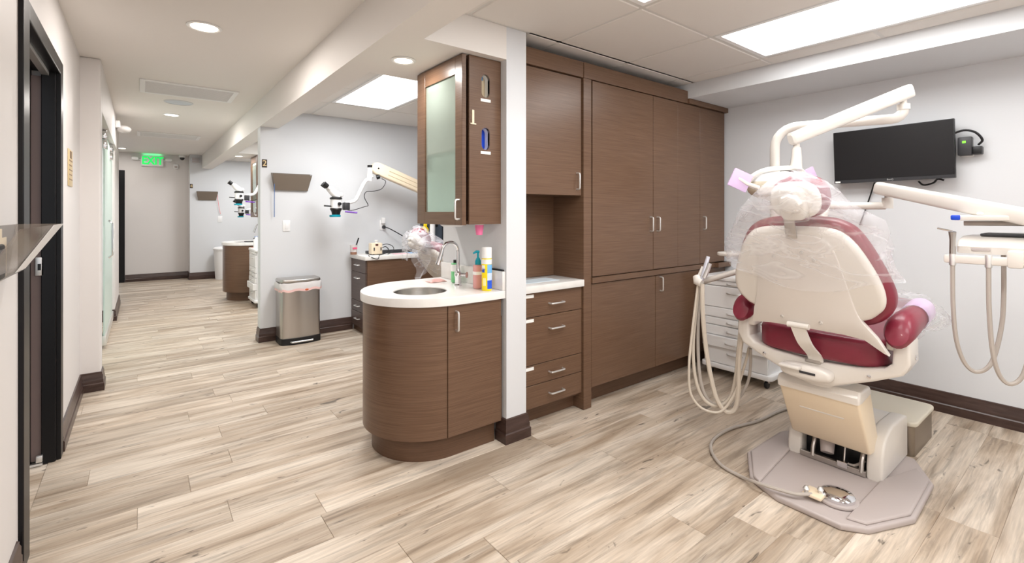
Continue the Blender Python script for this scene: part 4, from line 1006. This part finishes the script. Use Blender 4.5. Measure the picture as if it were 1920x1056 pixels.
# steel step bin
t = thing('step_bin', 'brushed steel pedal bin with bag overhang against the second wall', 'bin', (1.32, 5.38, 0))
def bsh(y0, k=0.0): return [(1.122 - k, 5.50), (1.122 - k, y0 + .10)] + [(p.x, p.y) for p in catmull([(1.122 - k, y0 + .06, 0), (1.132 - k, y0 + .022, 0), (1.165, y0 - k, 0), (1.32, y0 - .022 - k, 0), (1.475, y0 - k, 0), (1.508 + k, y0 + .022, 0), (1.518 + k, y0 + .06, 0)], 5)] + [(1.518 + k, 5.50)]
G().prism(bsh(5.265), 'z', .062, .60).build('shell', STEEL, t, True, 40)
G().prism(bsh(5.255, .004), 'z', 0.0, .066).build('base_ring', BLACK, t, True, 40)
G().tube([(1.21, 5.250, .03), (1.22, 5.225, .028), (1.42, 5.225, .028), (1.43, 5.250, .03)], .009, 10).build('pedal', NICKEL, t)
g = G(); bb = bsh(5.262, .006); n = len(bb); rg = random.Random(2)
g.rings([[(x + (x - 1.32) * e + rg.uniform(-.003, .003), y - e * .06 + rg.uniform(-.003, .003), z + .010 * math.sin(i * 1.3) * (1 if z < .59 else .3) + (.02 * (x - 1.32))) for i, (x, y) in enumerate(bb)] for z, e in ((.553, .03), (.575, .045), (.60, .04), (.62, .045), (.638, .02))], cap=False); g.build('bag_overhang', mat('bag_white', (238, 236, 236), .35, alpha=.9), t, True, 70)
g = G(); g.rings([[(x + (x - 1.32) * e, y - e * .06 - .002, z + .008 * math.sin(i * 1.3) + (.02 * (x - 1.32))) for i, (x, y) in enumerate(bb)] for z, e in ((.548, .036), (.572, .05))], cap=False); bgp = g.build('bag_drawstring', mat('bag_pink', (244, 205, 200), .5), t, True, 70)
G().ell((1.36, 5.218, .562), (.018, .006, .010), 12, 8).build('tie_knot', mat('tie_orange', (220, 110, 70), .5), bgp)
G().slab(bsh(5.262, .004), 'z', .632, .672, .014, 3).build('lid', STEEL, t, True, 40)

# counter things in the second room
t = thing('apex_device', 'small cream box device with cables on the far worktop', 'device', (2.16, 5.25, .88))
c = py_(704, 465, 5.25)
dvx = c.x
G().box(dvx - .065, dvx + .065, 5.20, 5.30, .888, 1.015, .012).build('case', BEIGE, t)
G().box(dvx - .02, dvx + .012, 5.197, 5.201, .985, 1.005).build('display', mat('display_brown', (90, 50, 45), .3), t, False)
for dx in (-.035, .045): G().box(dvx + dx - .006, dvx + dx + .006, 5.196, 5.201, .93, .965).build('port', DARK, t, False)
for dx in (-.04, .04): G().box(dvx + dx - .012, dvx + dx + .012, 5.21, 5.29, .8805, .889).build('foot', DARK, t, False)
G().lathe([(.014, 0), (.014, .02), (.02, .024), (.02, .034), (.001, .036)], (dvx + .01, 5.25, 1.013), 14).build('top_dial', WHITE, t)
G().tube([(dvx + .06, 5.21, .96), (dvx + .10, 5.19, .97), (dvx + .13, 5.18, .93), (dvx + .09, 5.17, .90), (dvx + .02, 5.14, .888), (dvx - .02, 5.085, .886), (dvx - .05, 5.058, .85), (dvx - .10, 5.055, .86), (dvx - .14, 5.10, .888)], .0045, 8, 6).build('cable', BLACK, t)
G().tube([(dvx + .055, 5.21, .99), (dvx + .12, 5.20, 1.0), (dvx + .18, 5.18, .97), (dvx + .17, 5.15, .92), (dvx + .10, 5.14, .888)], .004, 8, 6).build('cable', BLACK, t)
t = thing('pen_cup', 'clear cup with pink print and dark pen at the worktop corner', 'cup', (1.99, 5.40, .88))
c = py_(663, 470, 5.42)
G().lathe([(.035, 0), (.042, .11), (.039, .11), (.033, .004), (.001, .004)], (c.x, 5.42, .8805), 20).build('cup', mat('cup_clear', (232, 226, 224), .2, alpha=.7), t)
G().lathe([(.036, .002), (.037, .03)], (c.x, 5.42, .8805), 20).build('contents', mat('cup_brown', (150, 110, 90), .6), t)
G().tube([(c.x, 5.415, .90), (c.x + .055, 5.41, 1.07)], .008, 8).build('pen', BLACK, t)
G().box(c.x - .025, c.x + .025, 5.374, 5.377, .945, .965).build('print', mat('print_pink', (225, 90, 130), .5), t, False)
tag(G().box(2.07, 2.62, 5.36, 5.46, .8805, .915, .006).build('instrument_case', DARK), 'long dark instrument case behind the cream device', 'case')
tag(G().box(2.30, 2.48, 5.12, 5.26, .8805, .883).build('pink_card', mat('card_pink', (240, 190, 200), .6)), 'pink card lying beside the cream device', 'card')
tag(G().box(2.50, 2.70, 5.14, 5.30, .8805, .884).build('blue_card', mat('card_blue', (170, 200, 235), .6)), 'light blue card on the far worktop', 'card')
t = thing('equipment_rack', 'dark blue grey equipment cabinet under the near glass cabinet', 'cabinet', (3.0, 5.3, .88))
G().box(2.82, 3.25, 5.30, 5.55, .8805, 1.33, .01).build('case', mat('rack_blue', (66, 76, 88), .4), t)
G().box(2.86, 3.21, 5.292, 5.301, .94, 1.27, .004).build('front_panel', mat('rack_panel', (78, 88, 100), .35), t)
G().lathe([(.02, 0), (.02, .01), (.001, .012)], (2.92, 5.292, 1.2), 14, (0, -1, 0)).build('latch', BLACK, t)
G().tube([(3.0, 5.285, 1.30), (3.005, 5.283, 1.1), (2.99, 5.285, .92)], .005, 8, 3).build('cable', BLACK, t)
t = thing('yellow_bag', 'yellow sharps bag with red top beside the dark equipment cabinet', 'bag', (2.76, 5.33, .88))
G().slab([(2.70, 1.10), (2.80, 1.10), (2.80, 1.16), (2.775, 1.19), (2.785, 1.32), (2.745, 1.32), (2.735, 1.19), (2.70, 1.17)], 'y', 5.26, 5.29, .008, 2).build('bag', mat('bag_yellow', (245, 215, 20), .4), t)
G().slab([(2.775, 1.28), (2.835, 1.27), (2.80, 1.33), (2.775, 1.34)], 'y', 5.25, 5.28, .006, 2).build('red_tab', mat('tab_red', (215, 40, 35), .4), t)
G().box(2.74, 2.80, 5.29, 5.31, .88, 1.2).build('stand', BLACK, t, False)

# ---- microscopes on spring arms
def microscope(O, label, scale=1.0, zf=0.0, fr=.2):
    t = thing('dental_microscope', label, 'microscope', O, 'arm mounted microscopes')
    O = Vector(O)
    def W(x, y, z): return O + Vector((x, y, z)) * scale
    G().tube([W(0, 0, .02), W(0, 0, .14)], .07 * scale, 20).build('body', WHITE, t)
    G().lathe([(.078 * scale, 0), (.078 * scale, .02 * scale), (.05 * scale, .035 * scale)], W(0, 0, .14), 20).build('collar', BLACK, t)
    G().lathe([(.05 * scale, -.075 * scale), (.058 * scale, -.03 * scale), (.075 * scale, 0), (.07 * scale, .015 * scale)], W(0, 0, .01), 20).build('objective', BLACK, t)
    G().lathe([(.066 * scale, -.03 * scale), (.07 * scale, -.026 * scale), (.07 * scale, -.004 * scale), (.05 * scale, 0)], W(-.012, 0, -.06), 24).build('ring_light', TEAL, t)
    G().tube([W(.03, 0, .17), W(-.035, 0, .23), W(-.09, 0, .285)], [.055 * scale, .05 * scale, .042 * scale], 16).build('head', WHITE, t)
    G().ell(W(.05, -.03, .20), (.035 * scale,) * 3, 14, 8).build('tilt_knob', WHITE, t)
    for s_ in (-1, 1):
        e = G().tube([W(-.085, .032 * s_, .275), W(-.125, .032 * s_, .31)], .026 * scale, 12).build('eyepiece', WHITE, t)
        G().tube([W(-.115, .032 * s_, .30), W(-.165, .032 * s_, .34)], [.030 * scale, .034 * scale], 12).build('eyecup', BLACK, e)
    G().lathe([(.025 * scale, 0), (.022 * scale, .03 * scale), (.001, .031 * scale)], W(.02, -.065, .08), 14, (0, -1, 0)).build('focus_knob', BLACK, t)
    G().tube([W(-.07, -.02, .05), W(-.16, -.03, .055)], .010 * scale, 8).build('grip', BLACK, t)
    G().box(.09 * scale, .17 * scale, -.05 * scale, .04 * scale, .0, .10 * scale, .012 * scale, 2, lambda x, y, z: O + Vector((x, y, z))).build('joint_block', DARK, t)
    G().tube([W(.10, -.05, -.02), W(.25, -.09, -.035)], .011 * scale, 8).build('handle', PURPLE, t)
    G().tube([W(.12, 0, .09), W(.24, 0, .12), W(.27, 0, .15), W(.37, 0, .36), W(.40, 0, .40), W(.49, 0, .47)], .026 * scale, 12).build('lower_arm', WHITE, t)
    G().tube([W(.45, 0, .40), W(.46, 0, .58)], .036 * scale, 14).build('arm_joint', WHITE, t)
    G().lathe([(.036 * scale, 0), (.036 * scale, .03 * scale), (.001, .032 * scale)], W(.46, 0, .585), 14).build('joint_cap', BLACK, t)
    G().lathe([(.03 * scale, 0), (.03 * scale, .05 * scale), (.001, .052 * scale)], W(.54, -.02, .45), 12, (.8, -.3, .3)).build('lock_knob', BLACK, t)
    a0, a1 = Vector((.56, 0, .575)), Vector((1.42, 0, .26)); ad = (a1 - a0).normalized(); pr = []
    un = Vector((-ad.z, 0, ad.x))
    if un.z < 0: un = -un
    hw = .085
    for a in range(90, 271, 20): pr.append(a0 + un * hw * math.sin(R(a)) + ad * hw * math.cos(R(a)))
    pr += [a1 - un * hw, a1 + un * hw]
    fa = lambda x, y, z: O + Vector((x, y, z)) * scale
    arm = G().slab([(p.x, p.z) for p in pr], 'y', -.05, .05, .015, 3, fa).build('spring_arm', BEIGE, t)
    b0, b1 = a0 + ad * .16, a1 - ad * .06
    for k in (.028, -.028):
        q0, q1 = b0 + un * k, b1 + un * k
        G().tube([W(q0.x, -.051, q0.z), W(q1.x, -.051, q1.z)], .005 * scale, 6).build('groove', mat('groove_tan', (214, 196, 165), .5), arm)
    G().lathe([(.012 * scale, 0), (.012 * scale, .004 * scale), (.001, .005)], W(a0.x, -.051, a0.z), 12, (0, -1, 0)).build('screw', BLACK, arm)
    G().tube([W(.62, -.01, .44), W(.68, -.01, .40), W(.62, -.02, .30), W(.50, -.02, .26), W(.40, -.02, .25), W(.37, -.02, .18), W(.42, -.03, .07), W(.38, -.03, .05), W(.22, -.02, .0), W(.15, 0, .0)], .005 * scale, 8, 5).build('cable', BLACK, t)
    G().box(1.34, 1.50, -.06, .06, .15, .38, .015, 2, fa).build('rear_joint', BEIGE, t)
    q = W(1.42, 0, .20); G().tube([q, Vector((q.x, q.y, zf + .02))], .04 * scale, 14).build('post', WHITE, t)
    G().lathe([(fr, .0005), (fr, .018), (fr * .8, .03), (.03, .035)], (q.x, q.y, zf), 28).build('post_foot', GREYP, t)
    return t
mo = py_(630, 394, 5.20)
sc_ = 0.82
mic = microscope((mo.x, 5.20, mo.z), 'white microscope on a cream arm near the second wall', sc_, .88, .08)
m3 = py_(451, 372, 7.9)
microscope((m3.x - .02, 7.9, m3.z - .03), 'white microscope in the third room, the upper of two', .78)
m4 = py_(450, 398, 10.3)
microscope((m4.x + .02, 10.3, m4.z - .03), 'white microscope in the farthest room, the lower of two', .74)

# far room small things
t = thing('white_bin', 'white round lidded bin left of the far curved counter', 'bin', (1.28, 11.38, 0))
G().lathe([(.12, 0), (.15, .60), (.001, .60)], (1.31, 11.38, 0), 28).build('bin_body', WHITE, t)
G().lathe([(.162, .60), (.162, .63), (.13, .66), (.001, .665)], (1.31, 11.38, 0), 28).build('lid', WHITE, t)
t = thing('instrument_tray', 'black tray with blue wrap on the far rounded counter', 'tray', (1.42, 8.55, .90))
G().slab(oval(1.42, 8.45, .15, .07, 24, 3), 'z', .9005, .915, .005, 2).build('tray', BLACK, t)
G().lathe([(.03, 0), (.07, .045), (.065, .045), (.028, .004)], (1.46, 8.45, .9155), 18).build('bowl', DARK, t)
G().box(1.42, 1.52, 8.41, 8.49, .962, .985, .008).build('blue_wrap', mat('wrap_blue', (60, 120, 200), .5), t)
tag(G().lathe([(.04, 0), (.04, .12), (.02, .15), (.012, .17), (.001, .171)], (1.33, 7.80, .8385), 18).build('white_bottle', WHITE), 'white bottle on the far white drawer cart', 'bottle')
tag(G().lathe([(.035, 0), (.035, .14), (.015, .16), (.001, .161)], (1.42, 7.72, .8385), 18).build('white_flask', WHITE), 'second white bottle on the far drawer cart', 'bottle')
tag(G().grid(lambda u, v: (1.29 + u * .22, 7.88 + v * .14, .843 + .008 * math.sin(8 * u + 5 * v)), 14, 10).build('pink_towel', PINK), 'pink towel lying on the far drawer cart', 'towel')
bpy.data.objects['pink_towel'].modifiers.new('thick', 'SOLIDIFY').thickness = .004

# exit sign
t = thing('exit_sign', 'lit green exit sign with twin emergency lamps at the corridor end', 'sign', (.175, 11.96, 2.40))
G().box(-.005, .355, 11.93, 11.978, 2.29, 2.50, .008).build('case', WHITE, t)
text('lettering', 'EXIT', .215, (.178, 11.927, 2.395), ROT_FRONT, GREEN_E, t, .003, .78, .007)
for s_, x in ((-1, -.10), (1, .44)):
    G().slab(oval(x, 2.43, .058, .034, 20, 3), 'y', 11.90, 11.96, .012, 3).build('lamp_head', WHITE, t)
    G().tube([(x, 11.95, 2.43), (x - s_ * .09, 11.955, 2.41)], .014, 10).build('lamp_arm', WHITE, t)
area('sign_glow', (.175, 11.95, 2.503), .3, .03, .10, (.1, 1, .35), t).rotation_euler = (R(180), 0, 0)
t = thing('dome_camera', 'white dome security camera on the ceiling right of the exit sign', 'camera', (.66, 11.85, ZH))
G().lathe([(.06, 0), (.06, -.03), (.045, -.05)], (.66, 11.85, ZH), 20).build('housing', WHITE, t)
G().ell((.66, 11.85, ZH - .06), (.042, .042, .045), 18, 10).build('lens_dome', DARK, t)
t = thing('motion_sensor', 'small white sensor box right of the exit sign', 'sensor', (.56, 11.96, 2.30))
G().box(.52, .60, 11.94, 11.978, 2.26, 2.36, .01).build('case', WHITE, t)
G().box(.535, .585, 11.937, 11.941, 2.28, 2.32, .002).build('window', GREYP, t)
t = thing('chime_box', 'pale ribbed box under the beam end', 'box', (.88, 11.58, 2.42))
G().box(.80, .94, 11.55, 11.598, 2.37, 2.48, .006).build('case', mat('chime_grey', (200, 200, 206), .5), t)
for k in range(4): G().box(.81, .93, 11.546, 11.551, 2.385 + k * .022, 2.395 + k * .022).build('rib', GREYP, t, False)

# ceiling vents, speaker, smoke lamp
def vent(x0, x1, y0, y1, label):
    t = thing('ceiling_vent', label, 'vent', ((x0 + x1) / 2, (y0 + y1) / 2, ZH), 'corridor ceiling vents')
    g = G(); f = .04; z0, z1 = ZH - .012, ZH - .0005
    g.box(x0, x0 + f, y0, y1, z0, z1, .003, 1); g.box(x1 - f, x1, y0, y1, z0, z1, .003, 1); g.box(x0 + f, x1 - f, y0, y0 + f, z0, z1, .003, 1); g.box(x0 + f, x1 - f, y1 - f, y1, z0, z1, .003, 1); g.build('frame', WHITE, t, False)
    G().box(x0 + f, x1 - f, y0 + f, y1 - f, ZH - .003, ZH - .0005).build('backing', mat('vent_grey', (196, 190, 186), .7), t, False)
    n = 14
    for i in range(n):
        y = y0 + f + (y1 - y0 - 2 * f) * (i + .5) / n
        G().box(x0 + f, x1 - f, y - .004, y + .004, ZH - .009, ZH - .003).build('slat', WHITE, t, False)
vent(-.012, .755, 5.29, 5.85, 'white ceiling vent before the round speaker, the larger looking one')
vent(-.05, .728, 8.72, 9.20, 'white ceiling vent farther along the corridor')
t = thing('ceiling_speaker', 'flush round pale blue speaker in the corridor ceiling', 'speaker', (.315, 6.2, ZH))
G().lathe([(.13, 0), (.13, -.005), (.115, -.008), (.115, -.004)], (.315, 6.2, ZH), 32).build('rim', mat('speaker_rim', (214, 216, 220), .5), t)
G().lathe([(.115, -.004), (.06, -.007), (.001, -.008)], (.315, 6.2, ZH), 32).build('grille', mat('speaker_grille', (206, 212, 220), .6), t)
t = thing('emergency_lamp', 'round clear emergency lamp high on the projecting left wall', 'lamp', (-.23, 6.9, 2.4))
G().box(-.245, -.20, 7.35, 7.65, 2.38, 2.46, .008).build('mount', WHITE, t)
G().ell((-.17, 7.5, 2.38), (.075, .11, .045), 20, 12).build('lens', mat('lamp_clear', (225, 222, 220), .15, alpha=.85), t)
G().ell((-.17, 7.5, 2.38), (.05, .06, .03), 16, 8).build('reflector', CHROME, t)

# gold notice on the left wall
t = thing('wall_notice', 'small gold notice sign on the left wall', 'sign', (XL, 4.17, 1.64))
G().box(XL + .0005, XL + .006, 4.06, 4.28, 1.53, 1.765, .002).build('plate', GOLD, t)
for k in range(5): G().box(XL + .006, XL + .0075, 4.09, 4.25 - .03 * (k % 2), 1.57 + k * .03, 1.577 + k * .03).build('print_line', mat('notice_print', (150, 120, 80), .5), t, False)
G().box(XL + .006, XL + .0075, 4.13, 4.21, 1.71, 1.755).build('emblem', mat('notice_emblem', (120, 90, 60), .5), t, False)

# near smoked file holder with its contents on the left wall
t = thing('file_holder', 'large smoked acrylic file holder on the near left wall', 'file holder', (XL, 2.15, 1.05))
ya, yb = 1.72, 2.51; zt_, zb_ = 1.318, 1.165; dp = .125
yb2 = yb - .14
def FH(y, x, z): return Vector((XL + x, y, z))
g = G(); g.rings([[FH(ya, .004, zb_), FH(ya, .004, zt_), FH(yb, .004, zt_), FH(yb2, .004, zb_)], [FH(ya, .001, zb_), FH(ya, .001, zt_), FH(yb, .001, zt_), FH(yb2, .001, zb_)]]); g.build('back_sheet', SMOKE, t, False)
g = G(); g.rings([[FH(ya, .04, zb_), FH(ya, dp, zt_), FH(yb, dp, zt_), FH(yb2, .04, zb_)], [FH(ya, .036, zb_), FH(ya, dp - .004, zt_), FH(yb, dp - .004, zt_), FH(yb2, .036, zb_)]]); g.build('front_sheet', SMOKE, t, False)
g = G(); g.rings([[FH(yb, .001, zt_), FH(yb, dp, zt_), FH(yb2, .04, zb_), FH(yb2, .001, zb_)], [FH(yb - .006, .001, zt_), FH(yb - .006, dp, zt_), FH(yb2 - .006, .04, zb_), FH(yb2 - .006, .001, zb_)]]); g.build('end_sheet', SMOKE, t, False)
g = G(); g.rings([[FH(ya, .001, zb_), FH(ya, .04, zb_), FH(yb2, .04, zb_), FH(yb2, .001, zb_)], [FH(ya, .001, zb_ - .005), FH(ya, .04, zb_ - .005), FH(yb2, .04, zb_ - .005), FH(yb2, .001, zb_ - .005)]]); g.build('bottom_sheet', SMOKE2, t, False)
g = G(); g.rings([[FH(yb - .24, dp + .0015, zt_), FH(yb, dp + .0015, zt_), FH(yb2, .0415, zb_), FH(yb2 - .16, .0415, zb_)], [FH(yb - .24, dp + .004, zt_), FH(yb, dp + .004, zt_), FH(yb2, .044, zb_), FH(yb2 - .16, .044, zb_)]]); g.build('edge_band', WHITE, t, False)
ph = thing('phone_case', 'black phone standing in the near smoked file holder', 'phone', (XL + .05, 1.95, zb_ + .002))
G().box(XL + .03, XL + .05, 1.90, 2.02, zb_ + .002, 1.268, .006).build('body', BLACK, ph)
G().box(XL + .05, XL + .052, 1.91, 2.01, zb_ + .02, 1.255).build('glass', mat('phone_glass', (40, 24, 28), .1), ph)
pp = thing('paper_stack', 'cream papers standing in the near smoked file holder', 'paper', (XL + .02, 2.1, zb_ + .002))
for k, (yy0, yy1, zz) in enumerate(((1.80, 2.20, 1.30), (1.84, 2.26, 1.28), (1.78, 2.15, 1.31))): G().box(XL + .006 + k * .007, XL + .008 + k * .007, yy0, yy1, zb_ + .002, zz).build('sheet', mat('sheet_cream', (222, 208, 186), .8), pp, False)
